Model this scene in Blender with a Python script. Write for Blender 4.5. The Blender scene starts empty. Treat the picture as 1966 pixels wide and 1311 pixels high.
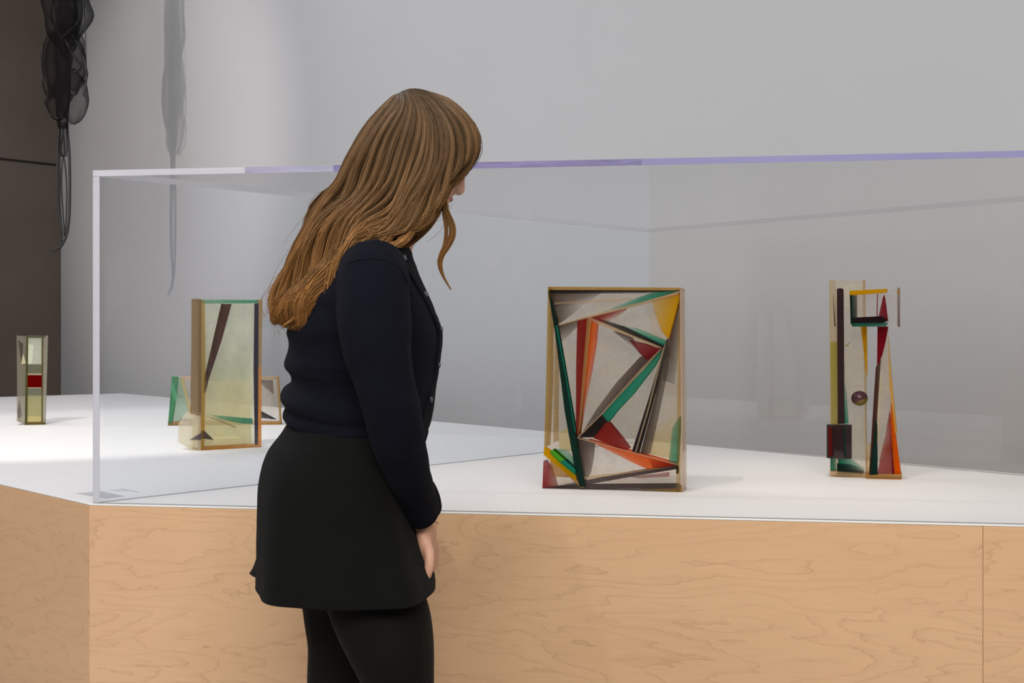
import bpy, bmesh, math, random
import numpy as np
from mathutils import Vector, Matrix, noise

random.seed(7); np.random.seed(7)
SC = bpy.context.scene
COL = SC.collection
F = 2730.0; CX = 983.0; HY = 635.0; CAMZ = 1.2
PI = math.pi

# ------------------------------------------------------------------ camera
cam = bpy.data.cameras.new('camera'); co = bpy.data.objects.new('camera', cam); COL.objects.link(co)
co.location = (0, 0, CAMZ); co.rotation_euler = (PI / 2, 0, 0)
cam.sensor_width = 36.0; cam.lens = 36.0 * F / 1966.0
cam.shift_y = -(655.5 - HY) / 1966.0
cam.clip_start = 0.05
SC.camera = co
SC.view_settings.view_transform = 'Standard'; SC.view_settings.look = 'None'
SC.view_settings.gamma = 1.0; SC.view_settings.use_curve_mapping = False
SC.view_settings.exposure = 0.0
SC.cycles.transparent_max_bounces = 64
SC.cycles.max_bounces = 10
SC.cycles.caustics_reflective = False; SC.cycles.caustics_refractive = False

# ------------------------------------------------------------------ world and lights
w = bpy.data.worlds.new('world'); SC.world = w; w.use_nodes = True
w.node_tree.nodes['Background'].inputs[0].default_value = (0.62, 0.66, 0.74, 1)
w.node_tree.nodes['Background'].inputs[1].default_value = 0.3

def light(kind, name, loc, target, power, color, size=1.0, size_y=None, spot=None, blend=0.5):
    l = bpy.data.lights.new(name, kind); o = bpy.data.objects.new(name, l); COL.objects.link(o)
    o.location = loc
    d = Vector(target) - Vector(loc); o.rotation_euler = d.to_track_quat('-Z', 'Y').to_euler()
    l.energy = power; l.color = color
    if kind == 'AREA':
        l.shape = 'RECTANGLE'; l.size = size; l.size_y = size_y or size
    if kind == 'SPOT':
        l.shadow_soft_size = size; l.spot_size = math.radians(spot); l.spot_blend = blend
    return o

light('AREA', 'ceiling_panel_light', (-1.1, 2.0, 4.9), (-1.1, 3.2, 0), 205, (0.84, 0.86, 1.0), 4.5, 5.0)
light('AREA', 'ceiling_panel_rear_light', (0.0, -3.0, 4.6), (0.1, 3.2, 0.6), 575, (1.0, 0.965, 0.86), 5.5, 3.0)
light('AREA', 'far_fill_light', (-3.2, 6.6, 4.9), (-3.0, 7.2, 0), 205, (0.92, 0.93, 1.0), 3.5, 4.5)  # added fill, no known fixture; brightens the far plinth, wall and concrete
light('AREA', 'side_fill_light', (-5.2, -0.2, 2.0), (-1.4, 3.6, 0.5), 78, (1.0, 0.95, 0.91), 2.2, 1.6)  # added fill below ceiling height, no fixture; brightens the left plywood face
light('SPOT', 'spot_light_case_left', (-0.74, 1.87, 4.3), (0.3, 3.75, 0.8), 160, (1.0, 0.86, 0.66), 0.03, spot=30, blend=0.8)
light('SPOT', 'spot_light_case_right', (0.35, 1.6, 4.3), (1.2, 3.75, 0.8), 120, (1.0, 0.84, 0.62), 0.03, spot=26, blend=0.8)
light('SPOT', 'spot_light_plinth_left', (-2.2, 2.0, 4.4), (-1.65, 5.6, 0.8), 620, (1.0, 0.93, 0.84), 0.04, spot=27, blend=0.45)
light('SPOT', 'spot_light_hanging_piece', (-5.6, 3.9, 3.05), (-2.6, 9.5, 2.4), 700, (1.0, 0.86, 0.82), 0.06, spot=34, blend=0.7)

# ------------------------------------------------------------------ helpers
def tag(o, label=None, cat=None, group=None, kind=None):
    if label: o['label'] = label
    if cat: o['category'] = cat
    if group: o['group'] = group
    if kind: o['kind'] = kind
    return o

def empty(name, loc=(0, 0, 0)):
    o = bpy.data.objects.new(name, None); COL.objects.link(o); o.location = loc
    o.empty_display_size = 0.05
    return o

def mesh_obj(name, verts, faces, mat=None, parent=None, smooth=False, cols=None):
    me = bpy.data.meshes.new(name); me.from_pydata([tuple(v) for v in verts], [], faces); me.update()
    if cols is not None:
        a = me.color_attributes.new('Col', 'FLOAT_COLOR', 'POINT')
        a.data.foreach_set('color', np.asarray(cols, dtype=np.float32).ravel())
    bm = bmesh.new(); bm.from_mesh(me); bmesh.ops.recalc_face_normals(bm, faces=bm.faces); bm.to_mesh(me); bm.free()
    o = bpy.data.objects.new(name, me); COL.objects.link(o)
    if mat: me.materials.append(mat)
    if smooth: me.polygons.foreach_set('use_smooth', [True] * len(me.polygons))
    if parent:
        o.parent = parent
        o.matrix_parent_inverse = Matrix.Translation(parent.location).inverted() if parent.type == 'EMPTY' else Matrix.Identity(4)
    return o

def prism(poly, z0, z1):
    n = len(poly)
    v = [(p[0], p[1], z0) for p in poly] + [(p[0], p[1], z1) for p in poly]
    f = [list(range(n))[::-1], list(range(n, 2 * n))] + [[i, (i + 1) % n, n + (i + 1) % n, n + i] for i in range(n)]
    return v, f

def slab_between(p, q, t, z0, z1, side=1):
    """vertical panel from plan point p to q with thickness t to one side"""
    p = Vector(p); q = Vector(q); d = (q - p).normalized(); n = Vector((-d.y, d.x)) * side * t
    return prism([p, q, q + n, p + n], z0, z1)

def bevel(o, wdt, seg=2):
    m = o.modifiers.new('bevel', 'BEVEL'); m.width = wdt; m.segments = seg; m.limit_method = 'ANGLE'
    return o

def P(px, py, Y):
    return Vector(((px - CX) * Y / F, Y, CAMZ - (py - HY) * Y / F))

def onz(px, py, z=0.8):
    Y = F * (CAMZ - z) / (py - HY)
    return Vector(((px - CX) * Y / F, Y))

# ------------------------------------------------------------------ materials
def newmat(name):
    m = bpy.data.materials.new(name); m.use_nodes = True
    nt = m.node_tree; nt.nodes.clear()
    out = nt.nodes.new('ShaderNodeOutputMaterial')
    return m, nt, out

def N(nt, kind, **kw):
    n = nt.nodes.new(kind)
    for k, v in kw.items():
        if k.startswith('i_'): n.inputs[k[2:].replace('_', ' ')].default_value = v
        else: setattr(n, k, v)
    return n

def L(nt, a, b): nt.links.new(a, b)

def principled(name, col, rough=0.6, noise_amt=0.0, nscale=8.0, bump=0.0, bscale=60.0, spec=0.5, metal=0.0, sheen=0.0, stretch=(1, 1, 1)):
    m, nt, out = newmat(name)
    b = N(nt, 'ShaderNodeBsdfPrincipled')
    b.inputs['Roughness'].default_value = rough; b.inputs['Metallic'].default_value = metal
    b.inputs['Specular IOR Level'].default_value = spec
    b.inputs['Sheen Weight'].default_value = sheen
    b.inputs['Base Color'].default_value = (*col, 1)
    tc = N(nt, 'ShaderNodeTexCoord'); mp = N(nt, 'ShaderNodeMapping'); mp.inputs['Scale'].default_value = stretch
    L(nt, tc.outputs['Object'], mp.inputs[0])
    if noise_amt:
        n = N(nt, 'ShaderNodeTexNoise'); n.inputs['Scale'].default_value = nscale; n.inputs['Detail'].default_value = 6
        L(nt, mp.outputs[0], n.inputs['Vector'])
        r = N(nt, 'ShaderNodeMix', data_type='RGBA')
        r.inputs[6].default_value = (*[c * (1 - noise_amt) for c in col], 1)
        r.inputs[7].default_value = (*[min(1, c * (1 + noise_amt)) for c in col], 1)
        L(nt, n.outputs['Fac'], r.inputs[0]); L(nt, r.outputs[2], b.inputs['Base Color'])
    if bump:
        n = N(nt, 'ShaderNodeTexNoise'); n.inputs['Scale'].default_value = bscale; n.inputs['Detail'].default_value = 4
        L(nt, mp.outputs[0], n.inputs['Vector'])
        bp = N(nt, 'ShaderNodeBump'); bp.inputs['Strength'].default_value = bump; bp.inputs['Distance'].default_value = 0.01
        L(nt, n.outputs['Fac'], bp.inputs['Height']); L(nt, bp.outputs[0], b.inputs['Normal'])
    L(nt, b.outputs[0], out.inputs[0])
    return m

M_wall = principled('wall_paint', (0.455, 0.462, 0.472), 0.85, 0.03, 1.3, 0.04, 90)
M_greywall = principled('grey_room_paint', (0.27, 0.27, 0.275), 0.9)
M_white = principled('room_white', (0.6, 0.6, 0.6), 0.9)
M_floor = principled('polished_concrete_floor', (0.22, 0.21, 0.20), 0.45, 0.15, 3, 0.03, 30)
M_conc = principled('dark_concrete', (0.112, 0.087, 0.070), 0.85, 0.3, 1.6, 0.12, 14)
M_joint = principled('joint_shadow_gap', (0.03, 0.027, 0.025), 0.9)
M_top = principled('white_laminate', (0.71, 0.695, 0.68), 0.55, 0.035, 30, 0.02, 120, stretch=(0.25, 1, 1))
M_ink = principled('grey_vinyl_print', (0.42, 0.42, 0.45), 0.7)
M_skin = principled('skin', (0.60, 0.33, 0.235), 0.5, 0.06, 25, 0.02, 300)
M_lip = principled('lips', (0.48, 0.19, 0.16), 0.45)
M_eye = principled('eye_white', (0.7, 0.68, 0.65), 0.2)
M_iris = principled('iris', (0.05, 0.08, 0.09), 0.15)
M_lash = principled('eyelash', (0.03, 0.02, 0.015), 0.6)
M_card = principled('navy_knit', (0.0040, 0.0043, 0.0085), 0.95, 0.25, 180, 0.35, 420, spec=0.08, sheen=0.012)
M_skirt = principled('black_wool', (0.0048, 0.0048, 0.0046), 0.95, 0.3, 300, 0.35, 600, spec=0.09, sheen=0.016)
M_tights = principled('black_tights', (0.0045, 0.0038, 0.0034), 0.8, spec=0.12, sheen=0.02)
M_shoe = principled('black_leather', (0.012, 0.012, 0.012), 0.4)
M_button = principled('dark_shell_button', (0.06, 0.065, 0.075), 0.25)
M_gold = principled('gold', (0.8, 0.55, 0.25), 0.25, metal=1.0)

def wood_mat(name, base, dark, seed, rot=0.0):
    m, nt, out = newmat(name)
    b = N(nt, 'ShaderNodeBsdfPrincipled'); b.inputs['Roughness'].default_value = 0.5
    b.inputs['Specular IOR Level'].default_value = 0.3
    tc = N(nt, 'ShaderNodeTexCoord'); mp = N(nt, 'ShaderNodeMapping')
    mp.inputs['Location'].default_value = (seed, seed * 1.7, seed * 0.3)
    mp.inputs['Rotation'].default_value = (0, rot, 0)
    mp.inputs['Scale'].default_value = (1.0, 1.0, 4.2)
    L(nt, tc.outputs['Object'], mp.inputs[0])
    # contour figure of rotary cut maple
    n1 = N(nt, 'ShaderNodeTexNoise'); n1.inputs['Scale'].default_value = 1.25; n1.inputs['Detail'].default_value = 5.0
    n1.inputs['Roughness'].default_value = 0.46; n1.inputs['Distortion'].default_value = 0.25
    L(nt, mp.outputs[0], n1.inputs['Vector'])
    mul = N(nt, 'ShaderNodeMath', operation='MULTIPLY'); mul.inputs[1].default_value = 19.0; L(nt, n1.outputs['Fac'], mul.inputs[0])
    fr = N(nt, 'ShaderNodeMath', operation='FRACT'); L(nt, mul.outputs[0], fr.inputs[0])
    rmp = N(nt, 'ShaderNodeValToRGB')
    e = rmp.color_ramp.elements
    e[0].position = 0.0; e[0].color = (1, 1, 1, 1); e[1].position = 1.0; e[1].color = (0.0, 0, 0, 1)
    x = rmp.color_ramp.elements.new(0.05); x.color = (0.28, 0.28, 0.28, 1)
    x = rmp.color_ramp.elements.new(0.35); x.color = (0, 0, 0, 1)
    x = rmp.color_ramp.elements.new(0.965); x.color = (0, 0, 0, 1)
    x = rmp.color_ramp.elements.new(0.985); x.color = (1, 1, 1, 1)
    L(nt, fr.outputs[0], rmp.inputs[0])
    # fade of the figure
    n2 = N(nt, 'ShaderNodeTexNoise'); n2.inputs['Scale'].default_value = 2.5; L(nt, mp.outputs[0], n2.inputs['Vector'])
    m2 = N(nt, 'ShaderNodeMath', operation='MULTIPLY'); L(nt, rmp.outputs[0], m2.inputs[0]); L(nt, n2.outputs['Fac'], m2.inputs[1])
    m3 = N(nt, 'ShaderNodeMath', operation='MULTIPLY'); m3.inputs[1].default_value = 0.8; L(nt, m2.outputs[0], m3.inputs[0])
    # broad tone
    n3 = N(nt, 'ShaderNodeTexNoise'); n3.inputs['Scale'].default_value = 1.1; n3.inputs['Detail'].default_value = 3
    L(nt, mp.outputs[0], n3.inputs['Vector'])
    tone = N(nt, 'ShaderNodeMix', data_type='RGBA')
    tone.inputs[6].default_value = (base[0] * 0.90, base[1] * 0.86, base[2] * 0.82, 1)
    tone.inputs[7].default_value = (base[0] * 1.08, base[1] * 1.1, base[2] * 1.12, 1)
    L(nt, n3.outputs['Fac'], tone.inputs[0])
    # fine fibres and small dark flecks
    mp2 = N(nt, 'ShaderNodeMapping'); mp2.inputs['Scale'].default_value = (6, 6, 90); L(nt, tc.outputs['Object'], mp2.inputs[0])
    n4 = N(nt, 'ShaderNodeTexNoise'); n4.inputs['Scale'].default_value = 2.2; n4.inputs['Detail'].default_value = 5
    L(nt, mp2.outputs[0], n4.inputs['Vector'])
    fib = N(nt, 'ShaderNodeMix', data_type='RGBA', blend_type='MULTIPLY'); fib.inputs[0].default_value = 0.16
    L(nt, tone.outputs[2], fib.inputs[6]); L(nt, n4.outputs['Color'], fib.inputs[7])
    g4 = N(nt, 'ShaderNodeRGBToBW'); L(nt, n4.outputs['Color'], g4.inputs[0]); L(nt, g4.outputs[0], fib.inputs[7])
    mp3 = N(nt, 'ShaderNodeMapping'); mp3.inputs['Scale'].default_value = (5, 5, 28); L(nt, tc.outputs['Object'], mp3.inputs[0])
    n5 = N(nt, 'ShaderNodeTexNoise'); n5.inputs['Scale'].default_value = 1.6; n5.inputs['Detail'].default_value = 2; L(nt, mp3.outputs[0], n5.inputs['Vector'])
    r5 = N(nt, 'ShaderNodeValToRGB'); r5.color_ramp.elements[0].position = 0.745; r5.color_ramp.elements[0].color = (0, 0, 0, 1)
    r5.color_ramp.elements[1].position = 0.80; r5.color_ramp.elements[1].color = (0.8, 0.8, 0.8, 1)
    L(nt, n5.outputs['Fac'], r5.inputs[0])
    mx = N(nt, 'ShaderNodeMix', data_type='RGBA'); L(nt, m3.outputs[0], mx.inputs[0]); L(nt, fib.outputs[2], mx.inputs[6])
    mx.inputs[7].default_value = (*dark, 1)
    mx2 = N(nt, 'ShaderNodeMix', data_type='RGBA'); L(nt, r5.outputs[0], mx2.inputs[0]); L(nt, mx.outputs[2], mx2.inputs[6])
    mx2.inputs[7].default_value = (dark[0] * 0.5, dark[1] * 0.42, dark[2] * 0.4, 1)
    L(nt, mx2.outputs[2], b.inputs['Base Color'])
    L(nt, b.outputs[0], out.inputs[0])
    return m

M_wood = wood_mat('maple_plywood', (0.66, 0.42, 0.245), (0.36, 0.20, 0.105), 3.1)
M_wood2 = wood_mat('maple_plywood_left', (0.66, 0.42, 0.245), (0.36, 0.20, 0.105), 8.4, 0.5)

def pane_mat(name, tint, ior=1.49, gain=1.7):
    m, nt, out = newmat(name)
    tr = N(nt, 'ShaderNodeBsdfTransparent'); tr.inputs[0].default_value = (*tint, 1)
    gl = N(nt, 'ShaderNodeBsdfGlossy'); gl.inputs['Roughness'].default_value = 0.0; gl.inputs[0].default_value = (1, 1, 1, 1)
    fr = N(nt, 'ShaderNodeFresnel'); fr.inputs[0].default_value = ior
    g = N(nt, 'ShaderNodeNewGeometry')
    inv = N(nt, 'ShaderNodeMath', operation='SUBTRACT'); inv.inputs[0].default_value = 1.0; L(nt, g.outputs['Backfacing'], inv.inputs[1])
    mu = N(nt, 'ShaderNodeMath', operation='MULTIPLY'); L(nt, fr.outputs[0], mu.inputs[0]); L(nt, inv.outputs[0], mu.inputs[1])
    mu2 = N(nt, 'ShaderNodeMath', operation='MULTIPLY'); mu2.inputs[1].default_value = gain; mu2.use_clamp = True; L(nt, mu.outputs[0], mu2.inputs[0])
    mx = N(nt, 'ShaderNodeMixShader'); L(nt, mu2.outputs[0], mx.inputs[0]); L(nt, tr.outputs[0], mx.inputs[1]); L(nt, gl.outputs[0], mx.inputs[2])
    L(nt, mx.outputs[0], out.inputs[0])
    return m

M_pane = pane_mat('clear_acrylic', (0.998, 0.998, 0.998), gain=0.95)
M_pane_back = pane_mat('clear_acrylic_back', (0.972, 0.962, 0.952), gain=1.0)
M_pane_side = pane_mat('clear_acrylic_side', (0.968, 0.985, 1.0), gain=1.4)

def edge_mat(name, col, streak=0.3, trans=0.25):
    m, nt, out = newmat(name)
    tc = N(nt, 'ShaderNodeTexCoord'); mp = N(nt, 'ShaderNodeMapping'); mp.inputs['Scale'].default_value = (3, 3, 30); L(nt, tc.outputs['Object'], mp.inputs[0])
    n = N(nt, 'ShaderNodeTexNoise'); n.inputs['Scale'].default_value = 3; n.inputs['Distortion'].default_value = 1.5; L(nt, mp.outputs[0], n.inputs['Vector'])
    mixc = N(nt, 'ShaderNodeMix', data_type='RGBA'); L(nt, n.outputs['Fac'], mixc.inputs[0])
    mixc.inputs[6].default_value = (*[c * (1 - streak) for c in col], 1); mixc.inputs[7].default_value = (*[min(1, c * (1 + streak)) for c in col], 1)
    d = N(nt, 'ShaderNodeBsdfPrincipled'); d.inputs['Roughness'].default_value = 0.25; L(nt, mixc.outputs[2], d.inputs['Base Color'])
    t = N(nt, 'ShaderNodeBsdfTranslucent'); L(nt, mixc.outputs[2], t.inputs[0])
    tr = N(nt, 'ShaderNodeBsdfTransparent'); L(nt, mixc.outputs[2], tr.inputs[0])
    a = N(nt, 'ShaderNodeMixShader'); a.inputs[0].default_value = 0.45; L(nt, d.outputs[0], a.inputs[1]); L(nt, t.outputs[0], a.inputs[2])
    c = N(nt, 'ShaderNodeMixShader'); c.inputs[0].default_value = trans; L(nt, a.outputs[0], c.inputs[1]); L(nt, tr.outputs[0], c.inputs[2])
    L(nt, c.outputs[0], out.inputs[0])
    return m

M_edge_violet = edge_mat('violet_acrylic_edge', (0.36, 0.33, 0.55), 0.4, 0.2)
M_edge_pale = edge_mat('pale_acrylic_edge', (0.78, 0.78, 0.82), 0.04, 0.25)
M_edge_lilac = edge_mat('lilac_edge_reflection', (0.60, 0.58, 0.72), 0.2, 0.3)
M_edge_violet2 = edge_mat('light_violet_edge_reflection', (0.42, 0.42, 0.66), 0.06, 0.2)
M_joint_line = principled('grey_sealant', (0.36, 0.36, 0.37), 0.6)
M_edge_thin = edge_mat('thin_acrylic_joint', (0.80, 0.80, 0.82), 0.05, 0.86)

def resin_mat(name, gloss=True, use_alpha=True, milk=0.35, fleck=0.0):
    """dyed cast resin: colour and density come from the 'Col' attribute (alpha = dye density)"""
    m, nt, out = newmat(name)
    at = N(nt, 'ShaderNodeAttribute'); at.attribute_name = 'Col'
    col = at.outputs['Color']
    tr = N(nt, 'ShaderNodeBsdfTransparent'); L(nt, col, tr.inputs[0])
    di = N(nt, 'ShaderNodeBsdfDiffuse'); L(nt, col, di.inputs[0])
    tl = N(nt, 'ShaderNodeBsdfTranslucent'); L(nt, col, tl.inputs[0])
    a = N(nt, 'ShaderNodeMixShader'); a.inputs[0].default_value = 0.45; L(nt, di.outputs[0], a.inputs[1]); L(nt, tl.outputs[0], a.inputs[2])
    b = N(nt, 'ShaderNodeMixShader'); b.inputs[0].default_value = milk; L(nt, tr.outputs[0], b.inputs[1]); L(nt, a.outputs[0], b.inputs[2])
    clear = N(nt, 'ShaderNodeBsdfTransparent')
    mx = N(nt, 'ShaderNodeMixShader'); L(nt, clear.outputs[0], mx.inputs[1]); L(nt, b.outputs[0], mx.inputs[2])
    if fleck:
        n = N(nt, 'ShaderNodeTexNoise'); n.inputs['Scale'].default_value = fleck; n.inputs['Detail'].default_value = 4
        tc = N(nt, 'ShaderNodeTexCoord'); L(nt, tc.outputs['Object'], n.inputs['Vector'])
        mr = N(nt, 'ShaderNodeMapRange'); mr.inputs[1].default_value = 0.3; mr.inputs[2].default_value = 0.7; mr.inputs[3].default_value = 0.75; mr.inputs[4].default_value = 1.2
        L(nt, n.outputs['Fac'], mr.inputs[0])
        mu = N(nt, 'ShaderNodeMath', operation='MULTIPLY'); mu.use_clamp = True; L(nt, at.outputs['Alpha'], mu.inputs[0]); L(nt, mr.outputs[0], mu.inputs[1])
        L(nt, mu.outputs[0], mx.inputs[0])
    else:
        L(nt, at.outputs['Alpha'], mx.inputs[0])
    last = mx
    if gloss:
        gl = N(nt, 'ShaderNodeBsdfGlossy'); gl.inputs['Roughness'].default_value = 0.06; gl.inputs[0].default_value = (1, 1, 1, 1)
        fr = N(nt, 'ShaderNodeFresnel'); fr.inputs[0].default_value = 1.5
        g = N(nt, 'ShaderNodeNewGeometry')
        inv = N(nt, 'ShaderNodeMath', operation='SUBTRACT'); inv.inputs[0].default_value = 1.0; L(nt, g.outputs['Backfacing'], inv.inputs[1])
        mu = N(nt, 'ShaderNodeMath', operation='MULTIPLY'); L(nt, fr.outputs[0], mu.inputs[0]); L(nt, inv.outputs[0], mu.inputs[1])
        mug = N(nt, 'ShaderNodeMath', operation='MULTIPLY'); mug.inputs[1].default_value = 0.6; L(nt, mu.outputs[0], mug.inputs[0])
        m2 = N(nt, 'ShaderNodeMixShader'); L(nt, mug.outputs[0], m2.inputs[0]); L(nt, mx.outputs[0], m2.inputs[1]); L(nt, gl.outputs[0], m2.inputs[2])
        last = m2
    L(nt, last.outputs[0], out.inputs[0])
    return m

M_body = resin_mat('clear_cast_resin', True, milk=0.55, fleck=25)
M_dye = resin_mat('dyed_resin', False, milk=0.38)
M_dye_fleck = resin_mat('dyed_resin_flecked', False, milk=0.55, fleck=140)
M_solid = resin_mat('dense_resin', True, milk=0.7)

def sheer_mat():
    m, nt, out = newmat('sheer_black_mesh')
    tr = N(nt, 'ShaderNodeBsdfTransparent')
    d = N(nt, 'ShaderNodeBsdfDiffuse'); d.inputs[0].default_value = (0.012, 0.011, 0.011, 1)
    lw = N(nt, 'ShaderNodeLayerWeight'); lw.inputs[0].default_value = 0.5
    mr = N(nt, 'ShaderNodeMapRange'); mr.inputs[1].default_value = 0.1; mr.inputs[2].default_value = 0.98; mr.inputs[3].default_value = 0.30; mr.inputs[4].default_value = 0.85
    L(nt, lw.outputs['Facing'], mr.inputs[0])
    mx = N(nt, 'ShaderNodeMixShader'); L(nt, mr.outputs[0], mx.inputs[0]); L(nt, tr.outputs[0], mx.inputs[1]); L(nt, d.outputs[0], mx.inputs[2])
    L(nt, mx.outputs[0], out.inputs[0]); return m
M_sheer = sheer_mat()
M_wire = principled('black_wire', (0.012, 0.011, 0.011), 0.7)

# ------------------------------------------------------------------ the room
def struct(name, v, f, m):
    o = mesh_obj(name, v, f, m); o['kind'] = 'structure'; return o

back_dir = Vector((-0.607, 0.794)).normalized(); back_n = Vector((back_dir.y, -back_dir.x))
wp = Vector((0.964, 5.544))
corner = wp + back_dir * 7.66
right_end = wp - back_dir * 7.5
left_dir = Vector((-0.594, -0.804))
left_end = corner + left_dir * 14.0
v, f = slab_between(corner + back_dir * 0.3, right_end, 0.3, 0, 5.0, side=1)
struct('wall_back', v, f, M_wall)
cw = empty('wall_left', (corner.x, corner.y, 0)); cw['kind'] = 'structure'
zj = 2.55
for (z0, z1) in ((0, zj - 0.008), (zj + 0.008, 5.0)):
    v, f = slab_between(left_end, corner, 0.25, z0, z1, side=1); bevel(mesh_obj('concrete_panel', v, f, M_conc, cw), 0.01)
v, f = slab_between(left_end + Vector((-0.02, 0.01)), corner + Vector((-0.02, 0.01)), 0.2, zj - 0.01, zj + 0.01, side=1)
mesh_obj('joint', v, f, M_joint, cw)
q3 = Vector((right_end.x, -8.0)); q4 = Vector((left_end.x, -8.0))
v, f = slab_between(right_end, q3, 0.3, 0, 5.0, side=1); struct('wall_right', v, f, M_white)
v, f = slab_between(q3, q4, 0.3, 0, 5.0, side=1); struct('wall_front', v, f, M_greywall)
v, f = slab_between(q4, left_end, 0.3, 0, 5.0, side=1); struct('wall_side', v, f, M_white)
v, f = prism([(-13, -9), (8, -9), (8, 13), (-13, 13)], -0.1, 0.0); struct('floor', v, f, M_floor)
v, f = prism([(-13, -9), (8, -9), (8, 13), (-13, 13)], 5.0, 5.1); struct('ceiling', v, f, M_white)

# ------------------------------------------------------------------ the plinth
A0 = onz(172, 967); R1 = onz(1966, 1008); fd = (R1 - A0).normalized()
A1 = A0 + fd * 2.95
B2 = onz(235, 755); Bm = onz(1240, 845.7); bd = (onz(1966, 910) - B2).normalized()
B1 = onz(1966, 910) + bd * 0.62
B3 = Vector((-3.9, 7.93))
ldir = (onz(0, 928) - A0).normalized(); B4 = A0 + ldir * 4.0
plan = [A0, A1, B1, B2, B3, B4]
pl = empty('display_plinth', (A0.x, A0.y, 0))
tag(pl, 'long angular maple plywood plinth with white top carrying the resin sculptures', 'plinth')
def inset(poly, d):
    n = len(poly); out = []
    for i in range(n):
        a, b, c = poly[i - 1], poly[i], poly[(i + 1) % n]
        e1 = (b - a).normalized(); e2 = (c - b).normalized()
        n1 = Vector((-e1.y, e1.x)); n2 = Vector((-e2.y, e2.x))
        k = 1 + n1.dot(n2)
        out.append(b + (n1 + n2) * d / k)
    return out
TT = 0.004
v, f = prism(plan, 0.8 - TT, 0.8); bevel(mesh_obj('white_top', v, f, M_top, pl), 0.0008, 1)
inn = inset(plan, 0.02)
v, f = prism(inset(plan, 0.03), 0.0, 0.8 - TT - 0.001); mesh_obj('core', v, f, M_wood, pl)
# plywood fascia panels; the long front is two sheets with a fine butt joint
inn19 = inset(plan, 0.019)
def fascia(p, q, pi, qi, m):
    d = (q - p).normalized(); an = math.atan2(d.y, d.x); rot = Matrix.Rotation(-an, 2)
    loc = [rot @ (x - p) for x in (p, q, qi, pi)]
    vv, ff = prism([tuple(x) for x in loc], 0.0, 0.8 - TT - 0.0005)
    o = mesh_obj('plywood_panel', vv, ff, m)
    o.parent = pl; o.matrix_parent_inverse = Matrix.Identity(4)
    o.location = (p.x - pl.location.x, p.y - pl.location.y, 0); o.rotation_euler = (0, 0, an)
    bevel(o, 0.0008, 1); return o
seam = A0 + fd * ((onz(1887, 1006) - A0).length); nin = Vector((-fd.y, fd.x)) * 0.019
fascia(A0, seam - fd * .0003, inn19[0], seam - fd * .0003 + nin, M_wood)
fascia(seam + fd * .0003, A1, seam + fd * .0003 + nin, inn19[1], M_wood)
for k, m in ((1, M_wood), (2, M_wood), (3, M_wood2), (4, M_wood2), (5, M_wood2)):
    fascia(plan[k], plan[(k + 1) % 6], inn19[k], inn19[(k + 1) % 6], m)

# printed caption, rows of small marks parallel to the left end
cap_v = []; cap_f = []
def row(p, q, h, dens=0.8):
    p = onz(*p); q = onz(*q); d = (q - p); Ln = d.length; d.normalize(); n = Vector((-d.y, d.x))
    t = 0.0
    while t < Ln:
        wl = random.uniform(0.006, 0.022); gap = 0.004
        e = min(Ln, t + wl)
        k = len(cap_v)
        for (a, s) in ((t, -1), (e, -1), (e, 1), (t, 1)):
            z = p + d * a + n * s * h; cap_v.append((z.x, z.y, 0.8003))
        for (a, s) in ((t, -1), (e, -1), (e, 1), (t, 1)):
            z = p + d * a + n * s * h; cap_v.append((z.x, z.y, 0.8007))
        cap_f.extend([[k + 3, k + 2, k + 1, k], [k + 4, k + 5, k + 6, k + 7]] + [[k + i, k + (i + 1) % 4, k + 4 + (i + 1) % 4, k + 4 + i] for i in range(4)])
        t = e + gap
for i in range(9):
    t = i / 8.0
    row((147 + 46 * t, 947.3 - 4.0 * t), (205 + 32 * t, 957.5 - 4.6 * t), 0.0016)
row((212, 940.8), (231, 943.2), 0.0022); row((232, 938.6), (265, 944.6), 0.003); row((222, 939.8), (243, 943.0), 0.0018)
tag(mesh_obj('caption_text', cap_v, cap_f, M_ink), 'small grey printed caption on white plinth top at its front corner', 'caption')

# ------------------------------------------------------------------ acrylic case
cs = empty('acrylic_case', (0, 3.9, 0.8))
tag(cs, 'large clear acrylic display case with violet top edge standing on the plinth', 'display case')
TH = 0.014
cplan = [onz(178, 966.2), A0 + fd * 2.86 + Vector((-fd.y, fd.x)) * 0.006, B1 - Vector((0.08, -0.02)), Bm + Vector((0.01, -0.012))]
ZT = CAMZ + (HY - 327) * cplan[0].y / F
ci = inset(cplan, TH)
E = 0.0006
def pane(i, j, m, name='side_pane'):
    a, b, c, d = cplan[i], cplan[j], ci[j], ci[i]
    v, f = prism([a, b, c, d], 0.8003, ZT - TH - 0.0004); return mesh_obj(name, v, f, m, cs)
pane(0, 1, M_pane, 'front_pane'); pane(1, 2, M_pane); pane(2, 3, M_pane_back, 'back_pane'); pane(3, 0, M_pane_side)
v, f = prism(inset(cplan, 0.0015), ZT - TH, ZT); mesh_obj('top_pane', v, f, M_pane, cs)
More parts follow.
